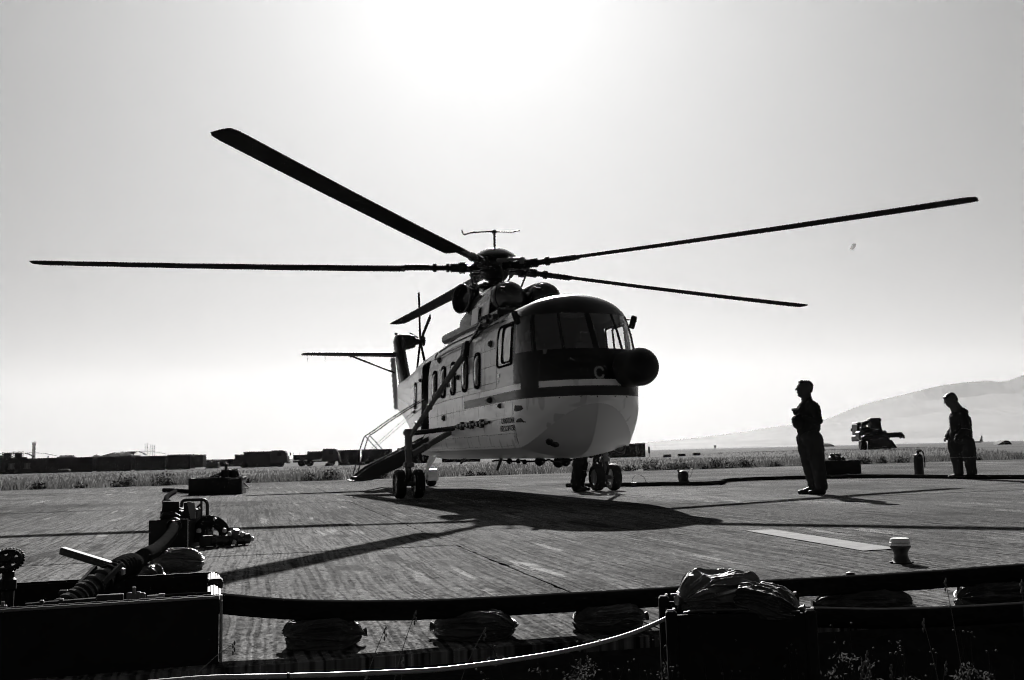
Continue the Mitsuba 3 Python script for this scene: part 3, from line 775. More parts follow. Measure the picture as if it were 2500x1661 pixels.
# the bow: waterlines round the nose, the chine rising to the stem
ns = 34
ang = np.linspace(0, math.pi / 2, ns)
ch = PchipInterpolator(np.linspace(0, 1, 7), [(5.50, 0, 1.60), (5.44, .20, 1.575), (5.30, .45, 1.46), (5.10, .66, 1.28), (4.88, .82, 1.11), (4.62, .93, .98), (X0, 1.0, .91)])(np.linspace(0, 1, ns))
kl = PchipInterpolator(np.linspace(0, 1, 7), [(5.50, 0, 1.60), (5.41, 0, 1.36), (5.29, 0, 1.13), (5.12, 0, .95), (4.92, 0, .83), (4.65, 0, .745), (X0, 0, .71)])(np.linspace(0, 1, ns))
bow = {'bottom': [], 'white': [], 'navy': [], 'pale': [], 'dark': [], 'glass': []}
zn = np.array([1.72, 1.80, 1.88, 1.98, 2.10, 2.25, 2.40, 2.50, 2.75, 3.0, 3.13, 3.22, 3.30, 3.36, 3.40, 3.44, 3.47, 3.50, 3.52, 3.535, 3.545, 3.55])
glass_rows = (zn[:-1] >= 2.499) & (zn[1:] <= 3.131)
ang_c = (ang[1:] + ang[:-1]) / 2
posts = [0., .50, 1.0, 1.5]
glass_cols = (np.abs(ang_c[:, None] - np.array(posts)[None]).min(1) > .045) & (ang_c < 1.5)
for s in (-1, 1):
    fl = s > 0
    S = np.array([1, s, 1])
    rows = [kl * (1 - t) + ch * t - np.array([0, 0, .03 * math.sin(math.pi * t)]) * np.minimum(1, np.linspace(0, 3, ns))[:, None] for t in np.linspace(0, 1, 7)]
    bow['bottom'].append(gridmesh(np.array(rows) * S, fl))
    B = np.stack([X0 + (xf_(1.72) - X0) * np.cos(ang), wz(1.72) * np.sin(ang), np.full(ns, 1.72)], 1)
    rows = [ch * (1 - t) + B * t + np.array([.35, .5, 0]) * (.10 * math.sin(math.pi * t) * np.sin(ang)[:, None]) for t in np.linspace(0, 1, 9)]
    bow['white'].append(gridmesh(np.array(rows) * S, fl))
    R = np.array([np.stack([X0 + (xf_(z) - X0) * np.cos(ang), wz(z) * np.sin(ang), np.full(ns, z)], 1) for z in zn]) * S
    cz = ((zn[1:] + zn[:-1]) / 2)[:, None] * np.ones((1, ns - 1))
    ca = ang_c[None] * np.ones((len(zn) - 1, 1))
    gl = glass_rows[:, None] & glass_cols[None]
    nv = cz < 1.88
    pl = (cz > 1.88) & (cz < 1.98) & ((ca < .95) | (ca > 1.32))
    gs = (cz > 1.98) & (cz < 3.1) & (ca > 1.47)
    bow['navy'].append(gridmesh(R, fl, nv)); bow['pale'].append(gridmesh(R, fl, pl)); bow['dark'].append(gridmesh(R, fl, ~nv & ~pl & ~gl))
    bow['glass'].append((R, fl, gl))
hb = []
xk = np.concatenate([np.linspace(-9.8, -4.6, 24), np.linspace(-4.3, X0, 30)])
for s in (-1, 1):
    C = np.stack([xk, s * wz(.91) * tw_(xk), zb_(xk)], 1); K = np.stack([xk, 0 * xk, zk_(xk)], 1)
    hb.append(gridmesh(np.array([K * (1 - t) + C * t - [0, 0, .03 * math.sin(math.pi * t)] for t in np.linspace(0, 1, 7)]), s < 0))
fuse = part('fuselage', cat(*skins['white'], *bow['white']), 'm_white_paint', smooth=40)
part('hull_bottom', cat(*hb, *bow['bottom']), 'm_shaded_white', smooth=40)
tag(part('upper_skin', cat(*skins['grey']), 'm_grey_paint', smooth=40), 'grey painted upper side of the cabin')
tag(part('stripe', cat(*skins['navy'], *bow['navy']), 'm_navy_paint', smooth=40), 'black band round the nose and the cockpit roof')
part('pale_stripe', cat(*skins['pale'], *bow['pale']), 'm_white_paint', smooth=40)
nose = tag(part('nose', cat(*bow['dark']), 'm_navy_paint', smooth=40), 'black nose with the windscreen frames')
wsc = part('windscreen', cat(*[beam(np.array([X0 + (xf_(z0) - X0) * math.cos(a), s * wz(z0) * math.sin(a), z0]), np.array([X0 + (xf_(z1) - X0) * math.cos(a), s * wz(z1) * math.sin(a), z1]), .035, .03, .004)
                              for s in (-1, 1) for a in (.5, 1.0) for z0, z1 in ((2.5, 2.8), (2.8, 3.13))]), 'm_black')
for R, fl, gl in bow['glass']:
    for a, b in zip(posts, posts[1:]):
        sel = gl & (ang_c > a)[None] & (ang_c < b)[None]
        if sel.any():
            part('pane', gridmesh(R, fl, sel), 'm_glass', wsc, smooth=True)

# skin panels, proud of the shell with open joints
def skin_panel(a, b, c, d):
    g, tk, m = .006, .006, .004
    X, Z = np.linspace(a + g, b - g, 4), np.linspace(c + g, d - g, 4)
    top = side_pt(*np.meshgrid(X, Z, indexing='ij'), tk)
    X2, Z2 = np.linspace(a + g - m, b - g + m, 4), np.linspace(c + g - m, d - g + m, 4)
    rim = side_pt(*np.meshgrid(X2, Z2, indexing='ij'), -.001)
    ring = [(i, 0) for i in range(4)] + [(3, j) for j in range(1, 4)] + [(i, 3) for i in (2, 1, 0)] + [(0, j) for j in (2, 1)]
    A = np.array([top[i] for i in ring] + [top[ring[0]]]); Bm = np.array([rim[i] for i in ring] + [rim[ring[0]]])
    return cat(gridmesh(top), gridmesh(np.array([Bm, A]), True))


part('seams', cat(*skins['seam']), 'm_seam', fuse, smooth=40)
for a, b, c, d in panels:
    part('skin_panel', skin_panel(a, b, c, d), 'm_white_paint' if d < 1.99 and not (a > .9 and d > 1.9) else 'm_grey_paint', fuse, smooth=20)


def rrect(w, h, r, n=6):
    q = sg.box(-w / 2 + r, -h / 2 + r, w / 2 - r, h / 2 - r)
    return q.buffer(r, quad_segs=n)


def ring_on_side(c, zc, w, h, t, depth, r, s=-1, off=0.):
    q = rrect(w + 2 * t, h + 2 * t, r + t).difference(rrect(w, h, r))
    # cut the ring into short pieces so that it follows the hull
    m = trimesh.creation.extrude_polygon(q.segmentize(.06), depth, engine='earcut')
    m.apply_translation((c, zc, 0))
    return conform(m, off, s)


def pane_on_side(c, zc, w, h, bulge, s=-1):
    X, Z = np.linspace(-1, 1, 9), np.linspace(-1, 1, 11)
    A, Bm = np.meshgrid(X, Z, indexing='ij')
    off = bulge * (1 - A ** 2) ** .6 * (1 - Bm ** 4) ** .6 + .004
    base, one = side_pt(c + A * w / 2, zc + Bm * h / 2, 0., s), side_pt(c + A * w / 2, zc + Bm * h / 2, 1., s)
    return gridmesh(base + (one - base) * off[..., None], s < 0)


for c in cabin_windows + [-3.885]:
    wn = part('window', ring_on_side(c, 2.41, .29, .60, .055, .03, .11), 'm_black_rubber')
    part('pane', pane_on_side(c, 2.41, .31, .61, .06), 'm_glass', wn, smooth=True)
for s in (-1, 1):
    wn = part('cockpit_window', cat(ring_on_side(3.89, 2.71, .83, .69, .035, .02, .07, s), ring_on_side(4.02, 2.72, .50, .62, .025, .03, .06, s)), 'm_black_rubber')
    part('pane', pane_on_side(3.89, 2.71, .86, .72, .0, s), 'm_glass', wn, smooth=True)

# cockpit and cabin inside
sec = [(-.97, .95)] + [(-float(wz(z)) + .05, z) for z in (1.1, 1.42, 1.98, 2.72, 3.08, 3.26, 3.44)] + [(0, 3.5)]
sec = sec + [(-a, b) for a, b in sec[-2::-1]]
blk = prism(sec, .04); blk.apply_transform(np.array([[0, 0, 1, 0], [1, 0, 0, 0], [0, 1, 0, 0], [0, 0, 0, 1.]]))
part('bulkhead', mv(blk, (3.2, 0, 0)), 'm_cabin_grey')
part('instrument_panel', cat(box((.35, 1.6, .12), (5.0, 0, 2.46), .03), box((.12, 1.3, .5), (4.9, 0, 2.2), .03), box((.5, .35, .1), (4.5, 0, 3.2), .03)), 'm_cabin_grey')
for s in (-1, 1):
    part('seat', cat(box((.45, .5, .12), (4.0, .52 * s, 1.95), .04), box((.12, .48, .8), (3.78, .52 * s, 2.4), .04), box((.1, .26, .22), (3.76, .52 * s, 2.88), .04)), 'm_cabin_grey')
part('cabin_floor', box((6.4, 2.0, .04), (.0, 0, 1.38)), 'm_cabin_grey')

# door opening: frame, sliding rail and tracks
part('door_frame', cat(ring_on_side(-2.5, 2.25, .80, 1.66, .03, .02, .05), ), 'm_dark_steel')
part('door_rail', cat(tube(side_pt(np.linspace(-1.3, 1.4, 12), 3.02, .05), .018, 8), tube(side_pt(np.array([-1.36, -1.40, -1.40, -1.33]), np.array([3.02, 3.05, 3.12, 3.16]), .05), .018, 8)), 'm_grey_metal')
part('gutter', tube(side_pt(np.linspace(-1.4, 3.2, 20), 3.2, .012), .016, 6), 'm_dark_steel')

# lettering and emblem
def lettering(txt, x0, x1, z0, hgt, mat, label):
    m = meshkit.text_mesh(txt, hgt, .003, bold=True)
    b = m.bounds; m.apply_translation(-b[0]); m.apply_scale([(x1 - x0) / (b[1][0] - b[0][0]), hgt / (b[1][1] - b[0][1]), 1.])
    m = m.subdivide_to_size(.05)
    m.apply_translation((x0, z0, 0))
    k = part('lettering', conform(m, .008), mat, fuse); tag(k, label)


lettering('CANADIAN', 3.64, 4.38, 1.335, .10, 'm_letter_dark', 'black word on the white hull side, upper line')
lettering('HELICOPTERS', 3.56, 4.42, 1.205, .098, 'm_letter_dark', 'black word on the white hull side, lower line')
em = [[(4.46, 1.630), (4.70, 1.61), (4.79, 1.478), (4.62, 1.525), (4.49, 1.512), (4.37, 1.485)], [(4.79, 1.466), (4.75, 1.325), (4.47, 1.340), (4.50, 1.399), (4.58, 1.45), (4.69, 1.472)]]
tag(part('emblem', cat(*[conform(prism(q, .003).subdivide_to_size(.04), .012) for q in em]), 'm_letter_dark', fuse), 'black two-piece emblem beside the lettering')
cm = meshkit.text_mesh('C', .19, .003, bold=True)
cm = cm.subdivide_to_size(.03); b = cm.bounds; cm.apply_translation(-(b[0] + b[1]) / 2)
v = cm.vertices.copy(); yy, zz = v[:, 0] - .03, v[:, 1] + 2.085
xx = X0 + (xf_(zz) - X0) * np.sqrt(np.clip(1 - (yy / wz(zz)) ** 2, 0, 1))
cm.vertices = np.stack([xx + .004 + v[:, 2], yy, zz], 1)
tag(part('nose_letter', cm, 'm_letter_pale', nose), 'pale letter on the black nose')
tag(part('placard', cat(*[conform(mv(prism(rrect(w, h, .01), .002), (x, z, 0)), .008) for x, z, w, h in ((-.62, 1.86, .2, .18), (3.52, 2.2, .14, .07), (3.5, 2.1, .06, .05))]), 'm_white_paint', fuse), 'small pale placards')
part('access_panel', mv(prism(rrect(.30, .085, .015), .006).apply_transform(rot([1, 0, 0], 90)), (0, 0, 0)).apply_transform(np.array([[0, -1, 0, 5.648], [1, 0, 0, -.02], [0, 0, 1, 1.93], [0, 0, 0, 1.]])), 'm_white_paint', nose)

# radome on the nose
rd = curve([(5.0, .50, 2.16), (5.3, .515, 2.15), (5.6, .52, 2.147), (6.0, .519, 2.144)], 8)
ball = trimesh.creation.icosphere(4, .305); ball.apply_translation((6.0, 0.519, 2.144))
part('radome', cat(tube(rd, np.linspace(.30, .30, 8), 32), ball), 'm_black', smooth=50)
# mirrors, lights, bow fittings
for s, (x, y, z) in ((-1, (4.45, -1.02, 3.16)), (1, (4.42, 1.13, 3.12))):
    part('mirror', cat(tube([(x - .05, y - .1 * s, z + .02), (x, y, z)], .012, 6), mv(box((.05, .11, .24), b=.02), (x + .02, y + .02 * s, z - .04), rx=-18 * s), box((.03, .09, .03), (x + .03, y + .04 * s, z - .02))), 'm_black')
ll = part('landing_light', lathe([(0, -.16), (.05, -.15), (.085, -.08), (.115, -.01), (.115, .03), (.100, .03), (.098, .0), (0, -.02)], 24, (1, .05, -.12), (4.46, .80, .90)), 'm_grey_metal')
part('lens', lathe([(.099, .0), (.07, .018), (0, .026)], 24, (1, .05, -.12), (4.463, .80, .90)), 'm_black_gloss', ll)
part('light_arm', tube([(4.3, .74, .98), (4.4, .77, .94)], .04, 8), 'm_grey_metal')
part('bow_fairing', cat(mv(box((.36, .22, .16), b=.05), (4.72, -.50, 1.0), rz=-25, rx=-30), lathe([(0, 0), (.05, .0), (.065, .05), (.05, .08), (0, .085)], 16, (1, -.6, -.6), (4.84, -.62, 1.02))), 'm_dark_steel')
for x, y, z, w in ((5.10, -.33, 1.26, .15), (5.05, .28, 1.18, .05), (4.92, .75, 1.24, .06)):
    part('vent', mv(box((.03, w, .06), b=.006), (x + .03, y, z), rz=-30 if y < 0 else 30, ry=25), 'm_black')
part('rivet', cat(*[mv(trimesh.creation.icosphere(1, .012), (X0 + (xf_(1.70) - X0) * math.cos(a), wz(1.70) * math.sin(a), 1.70)) for a in (-.05, -.3, .25, .5, -.62)]), 'm_dark_steel', fuse)

# small fittings on the right side
part('side_rail', cat(beam(side_pt(.45, 1.40, .03), side_pt(2.95, 1.40, .03), .06, .05, .01), *[mv(box((.12, .07, .06 + .05 * ((i * 7) % 3)), b=.012), side_pt(.55 + .24 * i, 1.39, .04)) for i in range(10)]), 'm_dark_steel')
part('hoist_bracket', cat(beam((1.7, -1.02, 3.10), (3.15, -1.02, 3.30), .05, .05), beam((1.75, -1.1, 3.02), (2.6, -1.12, 3.28), .04, .04), beam((1.9, -.98, 3.3), (2.0, -1.14, 3.02), .03, .03), beam((2.2, -.98, 3.3), (2.28, -1.16, 3.08), .03, .03), mv(box((.34, .14, .10), b=.02), (2.7, -1.04, 3.28)), mv(box((.22, .12, .12), b=.02), (3.05, -1.0, 3.32)), mv(box((.16, .1, .08), b=.02), (2.35, -1.08, 3.20)),
                         *[lathe([(0, 0), (.035, 0), (.03, .08), (0, .09)], 10, (0, -.4, 1), (2.45 + .18 * i, -1.06, 3.32)) for i in range(4)]), 'm_dark_steel')
for x, z, q in ((3.02, 2.83, .07), (-1.05, 2.96, .08), (-.55, 1.62, .07), (-3.0, 2.72, .05), (2.95, 1.80, .06), (3.63, 1.66, .05), (-3.95, 1.98, .04), (.70, 2.4, .06), (-.2, 2.3, .05)):
    part('fitting', mv(lathe([(0, -.01), (q * .9, -.01), (q, .02), (q * .55, .06), (0, .075)], 10, (0, -1, 0)), side_pt(x, z, 0)), 'm_dark_steel')
part('drain_mast', cat(tube([(.36, -.05, .86), (.1, -.05, .64), (-.12, -.05, .48)], [.03, .035, .03], 10)), 'm_grey_metal')
part('drain_mast', cat(tube([(-2.2, -.12, .82), (-2.9, -.12, .62)], .03, 10)), 'm_dark_steel')
bp = [(x, .0 + .08 * math.sin(x * 3), .69 - .035 * abs(math.sin(x * 2.2))) for x in np.linspace(-.4, 4.2, 30)]
part('belly_pipe', cat(tube(bp, .018, 8), *[mv(trimesh.creation.icosphere(2, q), (x, y, z)) for x, y, z, q in ((.6, 0, .66, .06), (1.1, .03, .66, .05), (1.9, -.1, .65, .05), (2.5, 0, .66, .09), (3.4, .05, .64, .10), (3.9, .0, .66, .09), (2.1, .2, .66, .06))]), 'm_black', smooth=50)

# engines, gearbox fairing, mast
for s in (-1, 1):
    e = part('engine_cowl', lathe([(.30, 0), (.335, .04), (.36, .25), (.37, .7), (.36, 1.5), (.33, 2.1), (0, 2.1)], 32, (-1, 0, 0), (2.05, .37 * s, 3.86)), 'm_black_gloss', smooth=50)
    part('intake_shield', lathe([(0, .17), (.12, .155), (.22, .11), (.295, .03), (.305, 0), (.26, -.02), (0, -.02)], 32, (1, 0, .05), (2.12, .37 * s, 3.86)), 'm_black_gloss', e, smooth=50)
    part('intake_bracket', cat(*[beam((2.05, .37 * s + .33 * math.cos(a), 3.86 + .33 * math.sin(a)), (2.3, .37 * s + .24 * math.cos(a), 3.86 + .24 * math.sin(a)), .02, .02) for a in (.6, 2.4, 4.2, 5.4)]), 'm_dark_steel', e)
part('engine_deck', cat(box((4.6, 1.5, .22), (.2, 0, 3.50), .06), box((1.9, .4, .5), (.9, 0, 3.8), .1)), 'm_navy_solid')


def loft(secs, k=24):
    """Rounded sections [(x, half width, z low, z high, corner)] joined along x."""
    rows = []
    for x, w, z0, z1, n in secs:
        a = np.linspace(0, 2 * math.pi, k + 1)
        c, s = np.cos(a), np.sin(a)
        rows.append(np.stack([np.full(k + 1, x), w * np.sign(c) * np.abs(c) ** (2 / n), (z0 + z1) / 2 + (z1 - z0) / 2 * np.sign(s) * np.abs(s) ** (2 / n)], 1))
    rows = [np.repeat(rows[0].mean(0)[None], k + 1, 0)] + rows + [np.repeat(rows[-1].mean(0)[None], k + 1, 0)]
    m = gridmesh(np.array(rows)); m.fix_normals()
    return m


fair = part('gearbox_fairing', loft([(1.25, .70, 3.4, 3.92, 4), (.7, .76, 3.4, 3.95, 4), (0, .76, 3.35, 3.92, 4), (-.4, .74, 3.3, 3.86, 4), (-.75, .70, 3.2, 3.62, 3.5), (-1.15, .6, 3.15, 3.44, 3), (-2.6, .35, 3.1, 3.42, 3)]), 'm_navy_solid', smooth=50)
tag(part('cowl_panel', mv(box((.55, .02, .62), b=.008), (1.62, -.735, 3.74), rx=-8), 'm_grey_paint', fair), 'grey hinged cowl panel beside the right engine')
part('cowl_panel', mv(box((.5, .018, .34), b=.006), (1.05, -.80, 3.62), rx=-6), 'm_grey_paint', fair)
for s in (-1, 1):
    ax_ = np.array([.36, .93 * s, .04])
    ex = part('exhaust', lathe([(.16, -.34), (.24, -.2), (.285, 0), (.305, .10), (.315, .12), (.318, .10), (.295, .03), (.25, -.10), (.2, -.16), (0, -.17)], 36, ax_, (.12, .74 * s, 4.12)), 'm_black_gloss', smooth=50)
    part('exhaust_lip', lathe([(.300, .085), (.318, .095), (.325, .115), (.318, .135), (.300, .13)], 36, ax_, (.12, .74 * s, 4.12)), 'm_grey_metal', ex, smooth=50)
part('mast', cat(cyl((-.08, 0, 3.9), (-.1, 0, 4.6), .16), lathe([(0, 4.0), (.52, 4.02), (.50, 4.12), (.30, 4.28), (.26, 4.4), (0, 4.4)], 28, None, (-.1, 0, 0))), 'm_black')
part('swashplate', cat(lathe([(.1, 4.38), (.40, 4.38), (.44, 4.41), (.44, 4.45), (.40, 4.48), (.1, 4.48)], 28, None, (-.1, 0, 0)), *[mv(box((.14, .08, .09), b=.01), (-.1 + .46 * math.cos(a), .46 * math.sin(a), 4.43), rz=math.degrees(a)) for a in np.arange(5) * 1.2566 + .5]), 'm_black')
for a in np.arange(3) * 2.094 + .4:
    part('servo', cat(cyl((-.1 + .42 * math.cos(a), .42 * math.sin(a), 3.98), (-.1 + .40 * math.cos(a), .40 * math.sin(a), 4.38), .04, 10), cyl((-.1 + .42 * math.cos(a), .42 * math.sin(a), 3.98), (-.1 + .42 * math.cos(a), .42 * math.sin(a), 4.2), .065, 10)), 'm_black')

# main rotor: five blades, the hub and its cap
HX, HZ, RB = -.1, 4.86, 9.45 / HS
rotor = part('rotor_hub', lathe([(0, 4.6), (.22, 4.6), (.27, 4.66), (.30, 4.74), (.33, 4.76), (.33, 4.80), (.28, 4.82), (.28, 4.90), (.33, 4.92), (.33, 4.96), (.30, 5.0), (.24, 5.06), (0, 5.06)], 30, None, (HX, 0, 0)), 'm_black')
part('hub_cap', lathe([(0, 5.30), (.14, 5.29), (.28, 5.245), (.40, 5.17), (.46, 5.11), (.455, 5.075), (.40, 5.06), (.1, 5.05)], 36, None, (HX, 0, 0)), 'm_black_gloss', rotor, smooth=50)
part('mast_antenna', cat(cyl((HX, 0, 5.27), (HX, 0, 5.66), .026, 10), lathe([(0, 0), (.05, .01), (.055, .05), (.03, .08), (0, .085)], 12, None, (HX, 0, 5.63)),
                         tube(curve([(HX - .28, -.66, 5.74), (HX - .36, -.60, 5.665), (HX - .1, -.48, 5.655), (HX, 0, 5.68)], 16), [.016] * 16, 8), tube(curve([(HX, 0, 5.68), (HX + .1, .36, 5.66), (HX + .1, .45, 5.68), (HX - .12, .62, 5.75)], 16), [.016] * 16, 8)), 'm_black', rotor)
az = [259.4, -37.6, 40.6, 104.4, 182.4]
flap = [.45, .69, -.33, -2.14, -.25]


def airfoil(chord, th, n=9):
    t = np.linspace(0, math.pi, n); x = (1 - np.cos(t)) / 2
    y = 5 * th * (.2969 * np.sqrt(x) - .126 * x - .3516 * x ** 2 + .2843 * x ** 3 - .1036 * x ** 4)
    up_, lo = np.stack([.28 - x, y], 1), np.stack([.28 - x, -y * .8], 1)
    return np.vstack([up_, lo[-2:0:-1]]) * chord


def blade_mesh():
    rows = []
    for rr, ch_, tw in [(1.95, .40, 5), (2.0, .455, 5), (4, .455, 4), (6.5, .455, 2), (8.6, .455, .5), (9.35, .455, 0), (RB - .12, .43, 0), (RB, .33, 0)]:
        q = airfoil(ch_, .12); a = math.radians(tw)
        yv, zv = q[:, 0] * math.cos(a) - q[:, 1] * math.sin(a), q[:, 0] * math.sin(a) + q[:, 1] * math.cos(a)
        droop = .012 * (rr - 2) ** 2 / 10
        rows.append(np.stack([np.full(len(q), rr), yv, zv + droop], 1))
    rows = [r_ for r_ in rows]
    P = np.array([np.vstack([r_, r_[:1]]) for r_ in rows])
    P = np.concatenate([np.repeat(P[0].mean(0)[None, None], P.shape[1], 1), P, np.repeat(P[-1].mean(0)[None, None], P.shape[1], 1)])
    m = gridmesh(P); m.fix_normals()
    return m


for a, fl in zip(az, flap):
    def put(m):
        return mv(mv(m, ry=-fl), (HX, 0, HZ), rz=a)
    b = part('rotor_blade', put(blade_mesh()), 'm_blade', smooth=40)
    part('blade_root', put(cat(cyl((.95, 0, 0), (1.98, 0, 0), .062, 12), beam((1.3, 0, 0), (2.05, 0, 0), .17, .07), cyl((1.0, 0, 0), (1.07, 0, 0), .10, 12), cyl((1.28, 0, 0), (1.36, 0, 0), .095, 12))), 'm_black', b)
    part('blade_grip', put(cat(cyl((.25, 0, 0), (.98, 0, 0), .095, 14), box((.16, .30, .16), (.42, 0, 0)), box((.13, .20, .22), (.72, 0, 0)), cyl((.42, -.17, .0), (.42, .17, .0), .06, 10), beam((.55, .08, .02), (.62, .36, -.06), .06, .07))), 'm_black', b)
    part('damper', put(cat(cyl((.22, -.26, .10), (.72, -.13, .10), .035, 10), cyl((.22, -.26, .10), (.45, -.20, .10), .052, 10), box((.09, .1, .14), (.76, -.11, .06)))), 'm_grey_metal', b)
    part('pitch_link', put(cat(cyl((.44, .36, -.42), (.62, .36, -.06), .02, 8), trimesh.creation.icosphere(1, .035).apply_translation((.62, .36, -.06)))), 'm_dark_steel', b)

# tail: pylon, gearbox, tail rotor, stabiliser
pyl = []
for (xl, xt, z, th) in [(-8.9, -10.85, 2.45, .16), (-9.45, -10.75, 3.1, .15), (-10.0, -11.05, 3.7, .15), (-10.45, -11.35, 4.25, .16), (-10.55, -11.4, 4.5, .17), (-10.65, -11.35, 4.66, .10)]:
    t = np.linspace(0, 2 * math.pi, 17); c = (xl + xt) / 2; w = (xl - xt) / 2
    pyl.append(np.stack([c + w * np.cos(t), th * np.sin(t) * (1 + .25 * np.cos(t)), np.full(17, z)], 1))
pyl = [np.repeat(pyl[0].mean(0)[None], 17, 0)] + pyl + [np.repeat(pyl[-1].mean(0)[None], 17, 0)]
m = gridmesh(np.array(pyl)); m.fix_normals()
tail = part('tail_pylon', m, 'm_navy_solid', smooth=45)
tag(part('hinge_strip', cat(beam((-10.9, -.10, 2.30), (-11.28, -.13, 3.98), .10, .14, .02), *[mv(box((.05, .05, .10), b=.01), (-10.9 - .38 * t, -.165 - .03 * t, 2.3 + 1.68 * t)) for t in np.linspace(.05, .95, 10)]), 'm_white_paint', tail), 'pale hinge strip down the back of the tail pylon')
part('tail_gearbox', cat(lathe([(0, -.12), (.2, -.1), (.27, .05), (.25, .3), (.20, .52), (.12, .56), (.10, .66), (0, .66)], 24, (0, 1, .06), (-11., 0, 4.46)), lathe([(0, 0), (.05, 0), (.045, .07), (0, .09)], 10, None, (-11.05, -.06, 4.70))), 'm_black', tail, smooth=45)
tr = part('tail_rotor', cat(cyl((-11., .62, 4.50), (-11., .86, 4.51), .07, 12), lathe([(0, 0), (.15, .0), (.17, .03), (.15, .06), (0, .06)], 18, (0, 1, 0), (-11., .80, 4.51))), 'm_black', tail)
for k_ in range(5):
    a = math.radians(90 + 4 + 72 * k_)
    d = np.array([math.cos(a), 0, math.sin(a)])
    part('tail_blade', cat(cyl(np.array([-11., .72, 4.505]) + d * .08, np.array([-11., .72, 4.505]) + d * .42, .035, 10), beam(np.array([-11., .72, 4.505]) + d * .36, np.array([-11., .72, 4.505]) + d * 1.62, .035, .17, .012) if abs(d[2]) < .95 else beam(np.array([-11., .72, 4.505]) + d * .36, np.array([-11., .72, 4.505]) + d * 1.62, .17, .035, .012)), 'm_blade', tail)
stb = []
for y, c, th in [(-.1, .80, .15), (-1.6, .68, .11), (-2.95, .56, .075), (-3.05, .45, .04)]:
    t = np.linspace(0, 2 * math.pi, 17)
    stb.append(np.stack([-11.05 + c / 2 * np.cos(t), np.full(17, y), 4.06 + th / 2 * np.sin(t) * (1 + .3 * np.cos(t))], 1))
stb = [np.repeat(stb[0].mean(0)[None], 17, 0)] + stb + [np.repeat(stb[-1].mean(0)[None], 17, 0)]
m = gridmesh(np.array(stb)); m.fix_normals()
st = part('stabiliser', m, 'm_navy_solid', tail, smooth=45)
part('stabiliser_strut', cat(tube([(-11., -1.5, 4.0), (-11., -1.35, 3.94), (-10.95, -.14, 3.47)], .028, 8), box((.1, .12, .06), (-11., -1.5, 4.0))), 'm_black', tail)
part('static_wick', cat(*[tube([(-11.32, y, 4.05), (-11.34, y, 3.86)], .006, 5) for y in (-2.85, -2.3)]), 'm_black', tail)
part('roof_antenna', cat(mv(box((.16, .02, .18), b=.008), (-5.4, 0, 3.36)), tube([(-4.2, -.1, 3.34), (-4.3, -.12, 3.62)], .006, 5), mv(box((.12, .03, .08), b=.01), (-6.4, 0, 3.3))), 'm_dark_steel')
part('tail_light', trimesh.creation.icosphere(2, .05).apply_translation((-9.75, -.05, 3.16)), 'm_letter_pale')

# undercarriage
GZ = -.019 / HS     # the ground in this frame


def wheel(c, r_, w, parent):
    wl = part('wheel', lathe([(.0, -.25 * w), (.5 * r_, -.27 * w), (.55 * r_, -.36 * w), (.60 * r_, -.30 * w), (.64 * r_, -.40 * w), (.82 * r_, -.5 * w), (.95 * r_, -.40 * w), (r_, -.22 * w), (r_, -.06 * w), (.985 * r_, -.05 * w), (.985 * r_, .05 * w), (r_, .06 * w), (r_, .22 * w), (.95 * r_, .40 * w), (.82 * r_, .5 * w), (.64 * r_, .40 * w), (.60 * r_, .30 * w), (.55 * r_, .36 * w), (.5 * r_, .27 * w), (0, .25 * w)], 36, (0, 1, 0), c), 'm_tyre', parent, smooth=40)
    for s in (-1, 1):
        part('rim', lathe([(0, .40 * w), (.12 * r_, .40 * w), (.16 * r_, .33 * w), (.5 * r_, .30 * w), (.56 * r_, .375 * w), (.6 * r_, .36 * w), (.6 * r_, .25 * w), (0, .25 * w)], 28, (0, s, 0), c), 'm_grey_metal' if s < 0 else 'm_dark_steel', wl)


